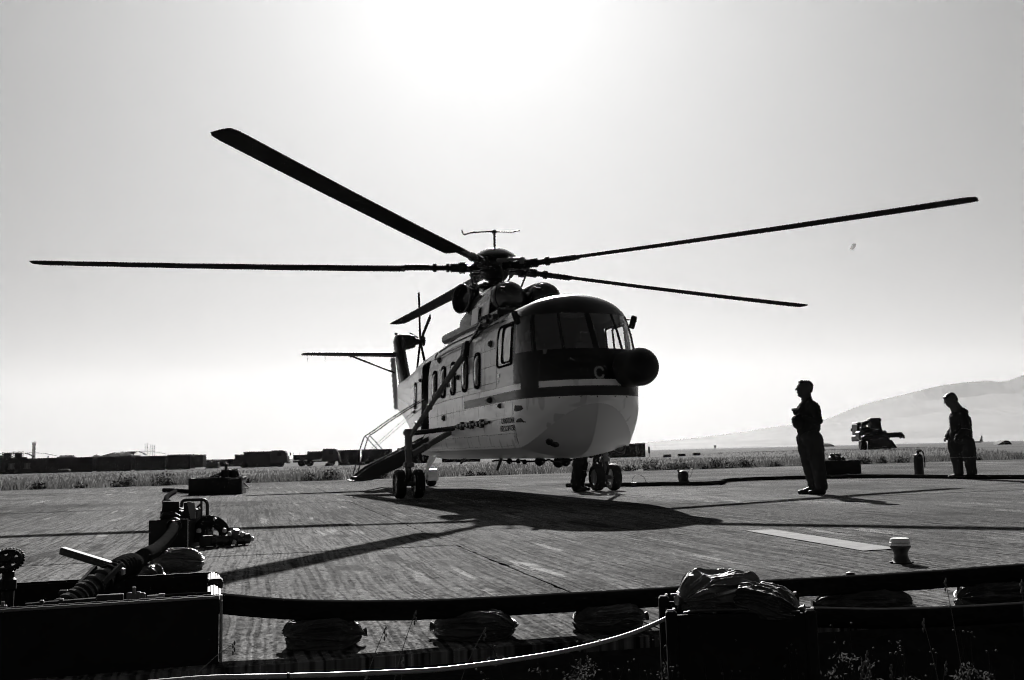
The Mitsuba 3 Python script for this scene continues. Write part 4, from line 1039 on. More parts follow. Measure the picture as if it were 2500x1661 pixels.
for s in (-1, 1):
    x, y = .62, 2.13 * s
    g = part('main_gear_leg', cat(cyl((x, y, .62), (x, y, 1.30), .072, 18), lathe([(.05, .22), (.055, .24), (.055, .62)], 16, None, (x, y, 0)), lathe([(.05, .0), (.115, .02), (.115, .09), (.09, .12)], 16, None, (x, y, .58)), lathe([(.072, 0), (.086, .01), (.086, .05), (.072, .06)], 16, None, (x, y, .92)), cyl((x, y - .20, GZ + .285), (x, y + .20, GZ + .285), .045, 12),
                                    lathe([(0, 0), (.10, 0), (.11, .06), (.07, .12), (0, .12)], 16, None, (x, y, 1.24)), tube([(x, y, 1.32), (x - .3, y - .25 * -s * -1, 1.29)], .012, 6)), 'm_grey_metal')
    part('torque_link', cat(beam((x + .09, y, .60), (x + .20, y, .46), .05, .03), beam((x + .20, y, .46), (x + .08, y, .32), .05, .03), tube([(x + .05, y - .06, .95), (x + .10, y - .08, .6), (x + .07, y - .05, .3)], .01, 6)), 'm_dark_steel', g)
    top = np.array([1.30, 1.05 * s, 2.90])
    bot = np.array([x + .06, 2.10 * s, 1.22])
    part('strut', cat(tube([bot, bot + (top - bot) * .45, bot + (top - bot) * .46, top], [.048, .048, .058, .058], 14), *[lathe([(.05, 0), (.07, .01), (.07, .05), (.05, .06)], 14, top - bot, bot + (top - bot) * t) for t in (.12, .32, .46, .72)]), 'm_grey_metal', g)
    part('strut_bracket', cat(mv(box((.30, .14, .34), b=.03), top + [0.02, .03 * s, .0], rx=10 * s), beam(top + [-.02, .02 * s, .1], top + [.12, .02 * s, -.5], .10, .08), mv(box((.12, .1, .2), b=.02), top + [.12, .02 * s, -.42])), 'm_black', g)
    part('strut', tube([(x - .02, 2.08 * s, 1.27), (.28, 1.06 * s, 1.37)], .05, 12), 'm_dark_steel', g)
    part('strut', cat(tube([(x, 2.08 * s, .84), (-.08, 1.02 * s, 1.33)], .062, 12), lathe([(.05, 0), (.08, .01), (.08, .06), (.05, .07)], 12, (-.5, -1. * s, .35), (x - .2, 1.78 * s, .98))), 'm_grey_metal', g)
    for o in (-.19, .19):
        wheel((x, y + o, GZ + .285), .285, .20, g)
tg = part('tail_gear_leg', cat(tube([(-6.35, 0, 1.2), (-6.4, 0, .78), (-6.55, -.12, .45)], [.13, .10, .06], 12), tube([(-6.55, -.12, .46), (-6.62, -.15, .22)], .04, 10), cyl((-6.62, -.17, GZ + .21), (-6.62, .12, GZ + .21), .03, 10)), 'm_white_paint')
fd = [(-6.62 + .25 * math.cos(a), 0, GZ + .21 + .25 * math.sin(a)) for a in np.linspace(-.3, 3.2, 14)]
part('mudguard', gridmesh(np.array([np.array(fd) + [0, -.15, 0], np.array(fd) + [0, -.14, .012], np.array(fd) + [0, .14, .012], np.array(fd) + [0, .15, 0]])), 'm_white_paint', tg)
wheel((-6.62, 0, GZ + .21), .21, .24, tg)

# airstair hanging from the rear door
A0, A1 = np.array([0, -1.10, 1.18]), np.array([0, -2.74, .30])
air = None
for x in (-2.88, -2.2):
    q = prism([(1.02, 1.28), (2.45, .60), (2.78, .36), (2.80, .27), (2.40, .29), (1.75, .56), (1.02, 1.0)], .035)
    q.apply_transform(np.array([[0, 0, 1, x - .0175], [-1, 0, 0, 0], [0, 1, 0, 0], [0, 0, 0, 1.]]))
    q.fix_normals()
    if air is None:
        air = part('airstair', q, 'm_dark_steel')
        tag(air, 'dark boarding stair let down from the rear door')
    else:
        part('side_plate', q, 'm_dark_steel', air)
for i, t in enumerate(np.linspace(.10, .93, 6)):
    p = A0 + (A1 - A0) * t
    part('tread', box((.66, .24, .025), (-2.54, p[1], p[2] + .01), .006), 'm_grey_metal', air)
part('foot_plate', box((.70, .30, .03), (-2.54, -2.72, .29), .008), 'm_grey_metal', air)
for x in (-2.86, -2.22):
    part('handrail', cat(tube(curve([(x, -1.12, 2.12), (x, -1.9, 1.66), (x, -2.34, 1.36), (x, -2.44, 1.30), (x, -2.48, 1.22), (x, -2.60, .85), (x, -2.72, .42)], 40), .013, 7), tube([(x, -2.42, 1.29), (x, -2.0, .82)], .011, 6), trimesh.creation.icosphere(1, .025).apply_translation((x, -1.72, 1.77))), 'm_dark_steel', air)
part('stay_wire', cat(tube([(-2.2, -1.15, 1.98), (-2.2, -2.4, .95)], .005, 5), tube([(-2.88, -1.15, 1.98), (-2.88, -2.36, .95)], .005, 5), tube([(-2.2, -1.05, 1.5), (-2.2, -1.3, 1.05)], .008, 5)), 'm_dark_steel', air)

# ------------------------------------------------------------------ hoses, trays and pumps on the apron
def frame(o, ex):
    """Matrix of a local frame at o whose x axis points along ex in the ground plane."""
    ex = np.array([ex[0], ex[1], 0.]); ex /= np.linalg.norm(ex)
    M = np.eye(4); M[:3, 0], M[:3, 1], M[:3, 3] = ex, [-ex[1], ex[0], 0], o
    return M


def lay(name, mesh, mat, parent, M, smooth=35):
    m = mesh.copy(); m.apply_transform(M)
    return obj(name, m, mat, parent, smooth)


def sandbag(L, W, H, seed, droop=0.):
    """A filled woven sack: a squared cushion, flat underneath, with creases that fan out from its tied end."""
    m = trimesh.creation.icosphere(6, 1.)
    e = lambda t, n: np.sign(t) * np.abs(t) ** n
    d0 = m.vertices.copy()
    v = np.stack([e(d0[:, 0], .72) * L / 2, e(d0[:, 1], .8) * W / 2, e(d0[:, 2], .9) * H * .62], 1)
    a = np.arctan2(d0[:, 2], d0[:, 1])
    q = np.stack([d0[:, 0] * 1.1, np.cos(a) * 1.6, np.sin(a) * 1.6], 1) + seed * 3.7
    big = meshkit.fbm(q, 2, seed) - .5
    warp = meshkit.fbm(q * 1.7, 2, seed + 5) * 2.2
    ridge = lambda k, o: 1 - 2 * np.abs(meshkit.noise(np.stack([d0[:, 0] * 1.3 + o, np.cos(a) * k + warp, np.sin(a) * k - warp], 1) + seed, seed + o) - .5)
    crease = .60 * ridge(3.2, 1) ** 3 + .40 * ridge(7., 2) ** 3
    fine = meshkit.fbm(q * 9., 2, seed + 9) - .5
    v = v + d0 * (big * H * .38 + (crease - .45) * H * .20 + fine * H * .035)[:, None]
    v[:, 2] -= droop * (v[:, 0] / L) ** 2 + droop * .5 * v[:, 0] / L
    v[:, 2] = np.maximum(v[:, 2] + H * .38, 0)
    m.vertices = v
    return m


def bag(label, at, L, W, H, rz, seed, mat='m_canvas', droop=0., group=None):
    if seed % 2: rz += 180
    t = thing('sandbag', label, 'sandbag', group)
    obj('sack', mv(sandbag(L, W, H, seed, droop), at, rz=rz), mat, t, 60)
    c, s = math.cos(math.radians(rz)), math.sin(math.radians(rz))
    e = np.array(at) + [L * .5 * c, L * .5 * s, H * .38 - droop * .4]
    obj('tied_end', cat(*[mv(lathe([(.03, -.03), (.02, -.005), (.011, .006), (.017, .018), (.022, .032), (.0, .03)], 9, (c, s, .1)), e)]), mat, t, 50)
    return t


# large tray in the near left corner
B_, A_ = np.array([-1.24, 4.215, 0.]), np.array([-2.03, 3.975, 0.])
MT = frame(B_, A_ - B_)            # x runs along the front to the left, y away from the camera is -y here
tray = thing('spill_tray', 'long dark open tray with pale rolled end rim in the near left corner', 'tray')
LT, DT, HT = 1.9, .97, .262
for nm, s, c in (('front_wall', (LT, .03, HT + .5), (LT / 2, -.015, HT / 2 - .25)), ('back_wall', (LT, .03, HT), (LT / 2, -DT + .015, HT / 2)), ('left_wall', (.03, DT - .06, HT), (LT - .015, -DT / 2, HT / 2)), ('right_wall', (.03, DT - .06, HT - .02), (.015, -DT / 2, HT / 2 - .01)), ('floor', (LT - .06, DT - .06, .02), (LT / 2, -DT / 2, .015))):
    lay(nm, box(s, c, .004), 'm_box_wood', tray, MT)
lay('front_rim', cat(box((LT, .012, .012), (LT / 2, -.004, HT + .004), .002), box((LT, .008, .008), (LT / 2, -.024, HT + .010), .002)), 'm_steel', tray, MT)
lay('back_rim', box((LT, .016, .010), (LT / 2, -DT + .012, HT + .004), .002), 'm_box_wood', tray, MT)
for y0, y1 in ((-.02, -.44), (-.54, -DT)):
    lay('end_rim', cat(*[tube([(.008 + .011 * i, y0, HT - .004 * (i - 1.5) ** 2 * .6), (.008 + .011 * i, y1, HT - .004 * (i - 1.5) ** 2 * .6)], .0075, 8) for i in range(-1, 4)]), 'm_bare_lit_edge', tray, MT)
lay('corner_post', cat(box((.012, .03, HT + .02), (-.008, -.03, HT / 2), .002), box((.006, .012, .24), (-.012, -.006, HT - .13), .002)), 'm_bare_lit_edge', tray, MT)
lay('clamp', cat(box((.065, .09, .05), (.012, -.49, HT + .004), .01), cyl((-.02, -.49, HT), (.05, -.49, HT + .02), .012, 8)), 'm_black', tray, MT)

gv = thing('gate_valve', 'black upright valve with a round handwheel in the tray at the left edge', 'valve')
obj('stem', cat(cyl((-2.29, 4.56, .03), (-2.29, 4.56, .36), .026, 14), cyl((-2.29, 4.56, .03), (-2.29, 4.56, .18), .055, 14), lathe([(.026, 0), (.035, .01), (.035, .05), (.026, .06)], 14, None, (-2.29, 4.56, .27))), 'm_black', gv)
hw = []
for i in range(28):
    a = i * 2 * math.pi / 28
    hw.append(box((.016, .010, .016), (.066, 0, 0), .003).apply_transform(rot([0, 0, 1], math.degrees(a))))
tor = tube([(.058 * math.cos(a), .058 * math.sin(a), 0) for a in np.linspace(0, 2 * math.pi, 33)], .011, 8, False)
wh = cat(tor, *hw, *[beam((0, 0, 0), (.055 * math.cos(a), .055 * math.sin(a), 0), .030, .012) for a in np.arange(5) * 1.2566], cyl((0, 0, -.015), (0, 0, .015), .018, 12))
obj('handwheel', mv(mv(wh, rx=42), (-2.293, 4.55, .405), rz=12), 'm_black', gv)

cp = thing('hose_coupling', 'dark ribbed hose coupling with a long flat lever in the near left tray', 'coupling')
ca, cb = np.array([-2.02, 4.40, .17]), np.array([-1.90, 4.76, .32])
ax = (cb - ca) / np.linalg.norm(cb - ca)
obj('body', cat(cyl(ca, cb, .044, 20), *[lathe([(.042, 0), (.056, .004), (.056, .016), (.042, .02)], 20, ax, ca + ax * t) for t in (.06, .10, .14, .20, .27, .33)]), 'm_dark_steel', cp)
obj('clamp_ring', cat(*[lathe([(.042, 0), (.052, .002), (.052, .008), (.042, .01)], 20, ax, ca + ax * t) for t in (.12, .175, .235)]), 'm_steel', cp)
obj('cam_arm', beam(ca + ax * .26 + [-.055, 0, .02], ca + ax * .40 + [-.075, 0, .03], .018, .02), 'm_dark_steel', cp)
obj('cam_arm', beam(ca + ax * .26 + [.05, 0, .02], ca + ax * .36 + [.075, 0, .06], .018, .02), 'm_dark_steel', cp)
for i in range(3):
    obj('lug', cyl(ca + ax * .16 + [-.075, 0, (i - 1) * .03], ca + ax * .16 + [-.04, 0, (i - 1) * .03], .014, 8), 'm_dark_steel', cp)
obj('lever', cat(beam((-2.205, 4.90, .412), (-1.875, 4.76, .338), .036, .030, .004), box((.05, .05, .05), (-1.90, 4.77, .325))), 'm_dark_steel', cp)
obj('lit_lever_top', beam((-2.20, 4.90, .429), (-1.885, 4.765, .358), .030, .004, .001), 'm_bare_lit_edge', cp)  # sunlit top of the lever, put into a pale strip
obj('bracket', cat(box((.05, .03, .012), (-1.865, 4.73, .336), .003), box((.012, .03, .03), (-1.84, 4.73, .325), .003)), 'm_bare_lit_edge', cp)

sh = thing('suction_hose', 'thick black ribbed hose curving from the near tray to the pump cart', 'hose')
P = curve([cb - ax * .04, (-1.90, 4.93, .335), (-2.02, 5.3, .29), (-2.28, 6.0, .22), (-2.55, 6.9, .19), (-2.80, 7.9, .16), (-3.02, 8.8, .19), (-3.15, 9.3, .225), (-3.21, 9.62, .24)], 620)
obj('tube', tube(P, .051 + .0028 * np.sin(np.arange(620) * 2 * math.pi / 4.), 16), 'm_black_rubber', sh, 60)
obj('clamp_ring', cat(lathe([(.045, 0), (.053, .003), (.053, .016), (.045, .02)], 20, P[-30] - P[-33], P[-30]), lathe([(.045, 0), (.052, .003), (.052, .010), (.045, .014)], 20, P[-40] - P[-43], P[-40])), 'm_steel', sh)

th = thing('thin_hose', 'thin black hose with brass fittings lying along the front of the near tray', 'hose')
UP = np.eye(4); UP[2, 3] = .024
lay('tube', tube(curve([(-1.30, 4.30, .246), (-1.42, 4.28, .247), (-1.48, 4.26, .246)], 12), .008, 8), 'm_black_rubber', th, UP)
lay('fitting', cat(cyl((-1.48, 4.26, .246), (-1.505, 4.255, .246), .013, 10), cyl((-1.505, 4.255, .246), (-1.55, 4.245, .245), .009, 8)), 'm_bare_lit_edge', th, UP)
lay('valve_body', cat(*[box((.022, .02, .03 + .01 * (i % 2)), (-1.565 - .017 * i, 4.24 - .004 * i, .25), .005) for i in range(4)], cyl((-1.60, 4.235, .25), (-1.60, 4.235, .29), .008, 8)), 'm_steel', th, UP)
lay('pipe', cat(cyl((-1.64, 4.225, .25), (-1.74, 4.195, .25), .017, 12), tube(curve([(-1.74, 4.195, .247), (-1.86, 4.16, .245), (-2.0, 4.13, .24)], 12), .010, 8), cyl((-1.86, 4.16, .245), (-1.875, 4.155, .245), .017, 10), cyl((-1.93, 4.14, .243), (-1.945, 4.135, .243), .017, 10)), 'm_dark_steel', th, UP)
for i, x_ in enumerate((-2.06, -2.13, -2.24)):
    lay('fitting', cat(cyl((x_, 4.10 - .02 * i, .235), (x_ - .035, 4.09 - .02 * i, .235), .014, 10), cyl((x_ - .015, 4.095 - .02 * i, .235), (x_ - .015, 4.095 - .02 * i, .262), .007, 8)), 'm_steel', th, UP)

# pump cart in the middle distance on the left
MP = frame(np.array([-3.10, 9.50, 0]), (-1, -.03))
pc = thing('pump_cart', 'dark box-shaped pump cart with upright flaps and a bent tube frame on the left', 'pump')
lay('front_plate', box((.355, .02, .285), (.178, 0, .1425), .003), 'm_box_wood', pc, MP)
lay('side_wall', box((.02, .92, .27), (.345, -.47, .135), .003), 'm_box_wood', pc, MP)
lay('side_wall', box((.02, .92, .27), (.012, -.47, .135), .003), 'm_box_wood', pc, MP)
lay('back_wall', box((.315, .02, .27), (.178, -.93, .135), .003), 'm_box_wood', pc, MP)
lay('lit_corner_edge', cat(box((.010, .012, .285), (-.006, .002, .1425), .002), box((.05, .014, .010), (.015, .004, .288), .002)), 'm_bare_lit_edge', pc, MP)  # pale strips paint the sunlit front edge
fl = prism([(0, 0), (.150, 0), (.163, .05), (.150, .17), (.09, .168), (.0, .163)], .018)
lay('flap', mv(mv(fl, rx=80), (.125, -.16, .285)), 'm_box_wood', pc, MP)
lay('flap', mv(mv(prism([(0, 0), (.115, 0), (.11, .15), (.02, .155)], .015), rx=84), (-.05, -.10, .285)), 'm_box_wood', pc, MP)
lay('panel', mv(mv(prism([(0, 0), (.05, 0), (.082, .165), (.01, .15)], .008), rx=88), (-.06, -.06, .285), rz=0), 'm_far_grey', pc, MP)  # lit part of the flap, put into a lighter grey
lay('motor', cat(cyl((.18, -.3, .28), (.18, -.62, .28), .10, 18), box((.2, .22, .12), (.2, -.25, .30)), box((.12, .1, .08), (.22, -.2, .36)), tube([(.28, -.1, .30), (.24, -.05, .34), (.15, -.06, .345), (.08, -.04, .31)], .012, 8)), 'm_black', pc, MP)
lay('hose_flange', lathe([(.045, 0), (.07, 0), (.07, .02), (.05, .03), (.05, .09)], 20, (0, 1, 0), (.11, .02, .235)), 'm_dark_steel', pc, MP)
lay('tube_frame', cat(tube(curve([(.205, -.5, .25), (.205, -.5, .40), (.195, -.5, .435), (.16, -.5, .445), (.0, -.5, .445), (-.035, -.5, .43), (-.05, -.5, .39), (-.05, -.5, .10)], 40), .016, 10), tube([(.01, -.5, .44), (.01, -.5, .16)], .012, 8), tube([(.012, -.48, .40), (.085, -.48, .335), (.10, -.48, .30)], .010, 8)), 'm_dark_steel', pc, MP)
lay('wheel', lathe([(0, -.012), (.03, -.014), (.04, -.018), (.062, -.018), (.068, -.008), (.068, .008), (.062, .018), (.04, .018), (.03, .014), (0, .012)], 24, (1, .2, 0), (-.075, -.55, .19)), 'm_tyre', pc, MP)
lay('battery', box((.14, .16, .10), (.06, -.34, .32), .01), 'm_black', pc, MP)
ft = thing('valve_manifold', 'heap of dark pipe fittings with highlights set on as pale caps lying right of the pump cart', 'valve')
obj('elbow', cat(tube(curve([(-3.09, 9.8, .05), (-3.07, 9.8, .19), (-3.0, 9.82, .245), (-2.92, 9.85, .22), (-2.87, 9.9, .14), (-2.86, 9.9, .03)], 30), .055, 14), lathe([(.05, 0), (.068, 0), (.068, .02), (.05, .02)], 18, (.8, .2, -.6), (-2.95, 9.83, .23))), 'm_black_rubber', ft)
obj('pipe', cat(cyl((-2.95, 9.72, .06), (-2.62, 9.92, .06), .05, 14), cyl((-2.75, 9.82, .06), (-2.72, 9.80, .16), .035, 12), box((.14, .1, .1), (-2.98, 9.75, .06)), *[lathe([(.05, 0), (.062, 0), (.062, .018), (.05, .018)], 16, (.85, .5, 0), (-2.92 + .06 * i, 9.738 + .036 * i, .06)) for i in range(5)]), 'm_dark_steel', ft)
for x_, y_, z_, r_ in ((-2.93, 9.80, .26, .020), (-2.83, 9.78, .16, .022), (-2.77, 9.74, .13, .018), (-2.68, 9.85, .115, .024), (-2.63, 9.90, .09, .018), (-2.72, 9.73, .05, .02), (-2.60, 9.93, .06, .02), (-3.04, 9.66, .17, .022)):
    obj('cap', mv(lathe([(0, -.02), (r_, -.02), (r_, .0), (r_ * .7, .012), (0, .016)], 12, (.2, -.3, 1)), (x_, y_, z_)), 'm_bare_lit_edge', ft)  # pale caps paint the lit highlights on the fittings

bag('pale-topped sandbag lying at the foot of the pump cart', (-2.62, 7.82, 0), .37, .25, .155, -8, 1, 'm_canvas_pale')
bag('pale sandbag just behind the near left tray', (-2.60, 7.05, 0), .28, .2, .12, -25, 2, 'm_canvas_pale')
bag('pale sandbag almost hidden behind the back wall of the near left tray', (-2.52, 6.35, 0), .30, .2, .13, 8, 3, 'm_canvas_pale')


def spill_box(label, o, ex, w, d, h):
    t = thing('spill_box', label, 'box')
    M = frame(np.array(o), ex)
    for nm, s, c in (('wall', (w, .025, h), (w / 2, .0125, h / 2)), ('wall', (w, .025, h), (w / 2, d - .0125, h / 2)), ('wall', (.025, d - .05, h), (.0125, d / 2, h / 2)), ('wall', (.025, d - .05, h), (w - .0125, d / 2, h / 2))):
        lay(nm, box(s, c, .004), 'm_box_wood', t, M)
    lay('floor', box((w - .05, d - .05, .02), (w / 2, d / 2, .02), .0), 'm_box_wood', t, M)
    lay('rim', cat(box((w + .03, .05, .03), (w / 2, .01, h), .006), box((w + .03, .05, .03), (w / 2, d - .01, h), .006), box((.05, d - .07, .03), (.01, d / 2, h), .006), box((.05, d - .07, .03), (w - .01, d / 2, h), .006)), 'm_box_wood', t, M)
    return t, M


t, M = spill_box('low dark open box with valves standing in it at the far left of the apron', (-7.93, 24.35, 0), (1, .16), 1.27, .9, .39)
lay('leg', box((.32, .12, .42), (1.11, -.05, .16), .01), 'm_box_wood', t, M)
lay('handle', cat(beam((1.28, .2, .26), (1.40, .2, .14), .03, .03), beam((1.28, .2, .14), (1.40, .2, .12), .02, .02)), 'm_dark_steel', t, M)
for x_, z_, r_ in ((.04, .41, .03), (.24, .42, .028), (.46, .425, .028), (1.24, .42, .026)):
    lay('rim_highlight', mv(box((.06, .03, .02), b=.006), (x_, .0, z_)), 'm_bare_lit_edge', t, M)  # pale bits paint white highlights along the rim
vm = thing('filter_unit', 'dark filter drum with highlights set on as pale knobs standing in the far left box', 'valve')
lay('drum', cat(cyl((.83, .4, .05), (.83, .4, .60), .115, 20), cyl((.83, .4, .6), (.83, .4, .74), .035, 12), lathe([(0, 0), (.06, .0), (.05, .03), (0, .04)], 12, None, (.83, .4, .72)), cyl((1.03, .42, .05), (1.03, .42, .57), .09, 18)), 'm_black', vm, M)
lay('pipe', tube([(.78, .4, .52), (.6, .4, .44), (.48, .35, .40), (.40, .34, .3)], .05, 12), 'm_dark_steel', vm, M)
lay('pipe', cyl((.55, .3, .38), (.74, .32, .54), .03, 10), 'm_dark_steel', vm, M)
lay('pipe', tube([(.95, .4, .55), (1.1, .38, .60), (1.14, .38, .42)], .025, 10), 'm_dark_steel', vm, M)
for x_, y_, z_ in ((.83, .36, .775), (.89, .3, .63), (.99, .36, .60), (1.05, .36, .605), (1.12, .34, .58), (.70, .3, .54), (.64, .3, .52), (.58, .3, .485)):
    lay('highlight_knob', mv(trimesh.creation.icosphere(2, .022), (x_, y_, z_)), 'm_bare_lit_edge', vm, M)  # white highlights on the fittings, put into pale balls
fh = thing('delivery_hose', 'black hose running from the pump cart back to the far left box', 'hose')
obj('tube', tube(curve([(-7.7, 24.9, .06), (-8.3, 25.6, .06), (-9.3, 27.0, .06), (-9.6, 27.35, .06), (-9.45, 27.3, .06), (-8.95, 26.4, .06), (-8.3, 24.2, .06), (-7.5, 21.6, .06), (-5.6, 16.5, .06), (-3.9, 12., .07), (-3.25, 10.4, .12)], 160), .052, 12), 'm_black_rubber', fh, 60)

t, M = spill_box('low dark open box behind the man with folded arms', (8.50, 28.25, 0), (1, .14), 1.3, .9, .37)
vm = thing('filter_unit', 'dark lumpy fitting with bright caps on the right-hand box', 'valve')
lay('drum', cat(box((.30, .3, .36), (.72, .4, .36), .06), box((.16, .3, .28), (.92, .4, .34), .05), *[trimesh.creation.icosphere(2, .05).apply_translation((.62 + .08 * i, .38, .54 + .01 * (i % 2))) for i in range(4)]), 'm_black', vm, M)
for x_, z_ in ((.62, .57), (.68, .50), (.73, .58), (.80, .56)):
    lay('cap', mv(trimesh.creation.icosphere(2, .02), (x_, .22, z_)), 'm_bare_lit_edge', vm, M)
lay('edge_strip', box((.34, .02, .012), (1.1, .0, .388), .002), 'm_bare_lit_edge', vm, M)

rf = thing('refuelling_hose', 'long black hose lying across the apron from the left wheels to the right edge', 'hose')
FH = np.array([(1.2, 23.6), (2.46, 22.87), (3.18, 22.85), (4.0, 22.45), (4.62, 22.75), (4.95, 23.9), (5.3, 24.5), (6.52, 24.97), (7.49, 24.82), (8.93, 24.4), (9.76, 23.02), (10.7, 21.63), (13.5, 18.9)])
obj('tube', tube(curve(np.c_[FH, np.full(len(FH), .045)], 160), .045, 12), 'm_black_rubber', rf, 60)
obj('coupling', cat(cyl((2.62, 22.86, .045), (2.75, 22.86, .045), .055, 14), trimesh.creation.icosphere(2, .04).apply_translation((2.68, 22.82, .02))), 'm_dark_steel', rf)
wr = thing('grounding_wire', 'thin looped earthing wire standing beside the long black hose', 'wire')
obj('strand', tube(curve([(2.65, 22.9, .06), (2.68, 22.9, .2), (2.78, 22.9, .27), (2.92, 22.9, .21), (3.0, 22.9, .06), (3.3, 23.0, .05), (3.7, 23.5, .2)], 40), .006, 5), 'm_black', wr)

cn = thing('canister', 'small round black canister standing behind the long hose', 'canister')
obj('body', lathe([(0, 0), (.15, 0), (.155, .02), (.13, .04), (.125, .07), (.135, .12), (.135, .19), (.11, .245), (.06, .275), (0, .28)], 28, None, (4.22, 25.3, 0)), 'm_black', cn, 50)
obj('spout', cat(cyl((4.13, 25.3, .20), (4.10, 25.3, .28), .02, 10), trimesh.creation.icosphere(2, .026).apply_translation((4.10, 25.3, .285))), 'm_black', cn)
obj('wire_handle', tube(curve([(4.34, 25.3, .21), (4.40, 25.3, .30), (4.47, 25.3, .33), (4.46, 25.3, .27), (4.38, 25.3, .1)], 20), .005, 5), 'm_black', cn)

ex = thing('fire_extinguisher', 'tall dark cylinder extinguisher standing by the long hose on the right', 'extinguisher')
EX = np.array([9.98, 24.85, 0])
obj('cylinder', lathe([(0, .0), (.108, .0), (.112, .01), (.112, .46), (.10, .51), (.07, .545), (.035, .56), (.03, .60), (0, .60)], 28, None, EX), 'm_black', ex, 50)
obj('valve', cat(cyl(EX + [0, 0, .58], EX + [0, 0, .64], .028, 12), beam(EX + [-.02, 0, .64], EX + [.08, 0, .60], .02, .02), beam(EX + [-.02, 0, .665], EX + [.07, 0, .655], .02, .012)), 'm_black', ex)
obj('hose', tube(curve([EX + [.0, -.03, .62], EX + [.05, -.06, .64], EX + [.10, -.10, .56], EX + [.115, -.10, .4], EX + [.11, -.09, .22]], 20), .014, 8), 'm_black_rubber', ex)
obj('gauge', cat(trimesh.creation.icosphere(2, .022).apply_translation(EX + [-.04, 0, .665]), trimesh.creation.icosphere(2, .02).apply_translation(EX + [-.09, .03, .53])), 'm_bare_lit_edge', ex)

# marker light
ml = thing('marker_light', 'waisted apron marker lamp with a clear cap near the right edge', 'lamp')
LX = (2.675, 7.08, 0)
obj('base', lathe([(0, 0), (.070, 0), (.072, .006), (.060, .016), (.053, .03), (.046, .055), (.047, .075), (.058, .096), (.068, .106), (.070, .112), (.070, .120), (0, .120)], 36, None, LX), 'm_dark_steel', ml, 40)
obj('bracket', cat(box((.03, .02, .012), (LX[0] - .068, LX[1] - .01, .008), .003), box((.02, .02, .01), (LX[0] + .066, LX[1] - .02, .006), .002)), 'm_black', ml)
lens = obj('lens', lathe([(.064, .120), (.067, .122), (.066, .160), (.060, .170), (.05, .1725), (0, .1725)], 36, None, LX), 'm_lens', ml, 40)
obj('lens_rim', lathe([(.066, .135), (.069, .137), (.069, .143), (.066, .145)], 36, None, LX), 'm_bare_lit_edge', ml, 40)

# the hose along the near edge, the sandbags under it, and what lies beside it
nh = thing('fuel_hose', 'thick black hose propped on sandbags along the near edge of the apron', 'hose')
NH = [(-1.33, 4.52, .20), (-.97, 4.50, .166), (-.577, 4.55, .146), (-.065, 4.70, .13), (.568, 4.85, .127), (1.164, 4.95, .139), (1.882, 5.0, .154), (2.538, 5.1, .170), (3.4, 5.25, .18)]
obj('tube', tube(curve(NH, 120), .0455 + .0004 * np.sin(np.arange(120) * .7), 20), 'm_black_rubber', nh, 60)
gh = thing('ground_hose', 'black hose lying on the slab edge in the near right corner', 'hose')
obj('tube', tube(curve([(1.05, 4.56, .07), (1.223, 4.55, .072), (1.577, 4.55, .058), (1.908, 4.6, .05), (2.328, 4.7, .045), (3.2, 4.9, .045)], 60), .045, 18), 'm_black_rubber', gh, 60)
pp = thing('pale_pipe', 'thin pale hose strung in front of the apron edge, brightest thing in the foreground', 'hose')
obj('tube', tube(curve([(-1.75, 3.15, .10), (-1.40, 3.22, .125), (-1.058, 3.3, .134), (-.774, 3.4, .115), (-.517, 3.5, .096), (-.244, 3.6, .085), (.046, 3.75, .087), (.366, 3.95, .107), (.60, 4.16, .145)], 90), .0085, 12), 'm_pale_pipe', pp, 60)
obj('tie', cat(*[lathe([(.008, 0), (.011, .002), (.011, .008), (.008, .01)], 10, (1, .3, 0), p) for p in ((-.774, 3.4, .115), (.30, 3.91, .103))]), 'm_dark_steel', pp)
bag('dark sandbag with a pale patch under the left part of the propped hose', (-.87, 4.54, 0), .32, .24, .125, 10, 4, 'm_canvas')
bag('dark sandbag in the middle under the propped hose', (-.20, 4.66, 0), .36, .25, .115, -12, 5)
bag('dark sandbag under the propped hose just left of the metal crate', (.42, 4.80, 0), .33, .24, .11, 15, 6)
bag('dark sandbag under the propped hose right of the metal crate', (1.70, 5.02, 0), .44, .26, .125, -6, 7)
bag('dark sandbag under the propped hose at the right edge', (2.42, 5.10, 0), .46, .26, .14, 5, 8)
sk = thing('stake', 'short dark stake standing behind the propped hose', 'stake')
obj('rod', cat(cyl((1.655, 5.06, 0), (1.655, 5.06, .175), .018, 12), lathe([(0, 0), (.022, 0), (.026, .012), (.02, .025), (0, .03)], 12, None, (1.655, 5.06, .172))), 'm_dark_steel', sk)

cr = thing('metal_crate', 'dark open metal crate with bright steel rims coloured as if sunlit at the apron edge, right of centre', 'crate')
MC = frame(np.array([.60, 4.02, 0]), (1, -.05))
for nm, s, c in (('wall', (.54, .014, .42), (.27, 0, -.03)), ('wall', (.54, .014, .44), (.27, .29, -.03)), ('wall', (.014, .262, .42), (.007, .145, -.04)), ('wall', (.014, .262, .42), (.533, .145, -.04))):
    lay(nm, box(s, c, .002), 'm_box_wood', cr, MC)
for x_, y_, z_ in ((.0, .0, .185), (.54, .0, .18), (.0, .29, .20), (.54, .29, .20)):
    lay('corner_post', box((.045, .04, .46), (x_, y_, z_ - .22), .006), 'm_box_wood', cr, MC)
    lay('lit_corner_cap', cat(box((.030, .010, .006), (x_ - .002, y_ - .006, z_ + .014), .002), box((.012, .02, .006), (x_ + .012, y_ + .008, z_ + .017), .002)), 'm_bare_lit_edge', cr, MC)
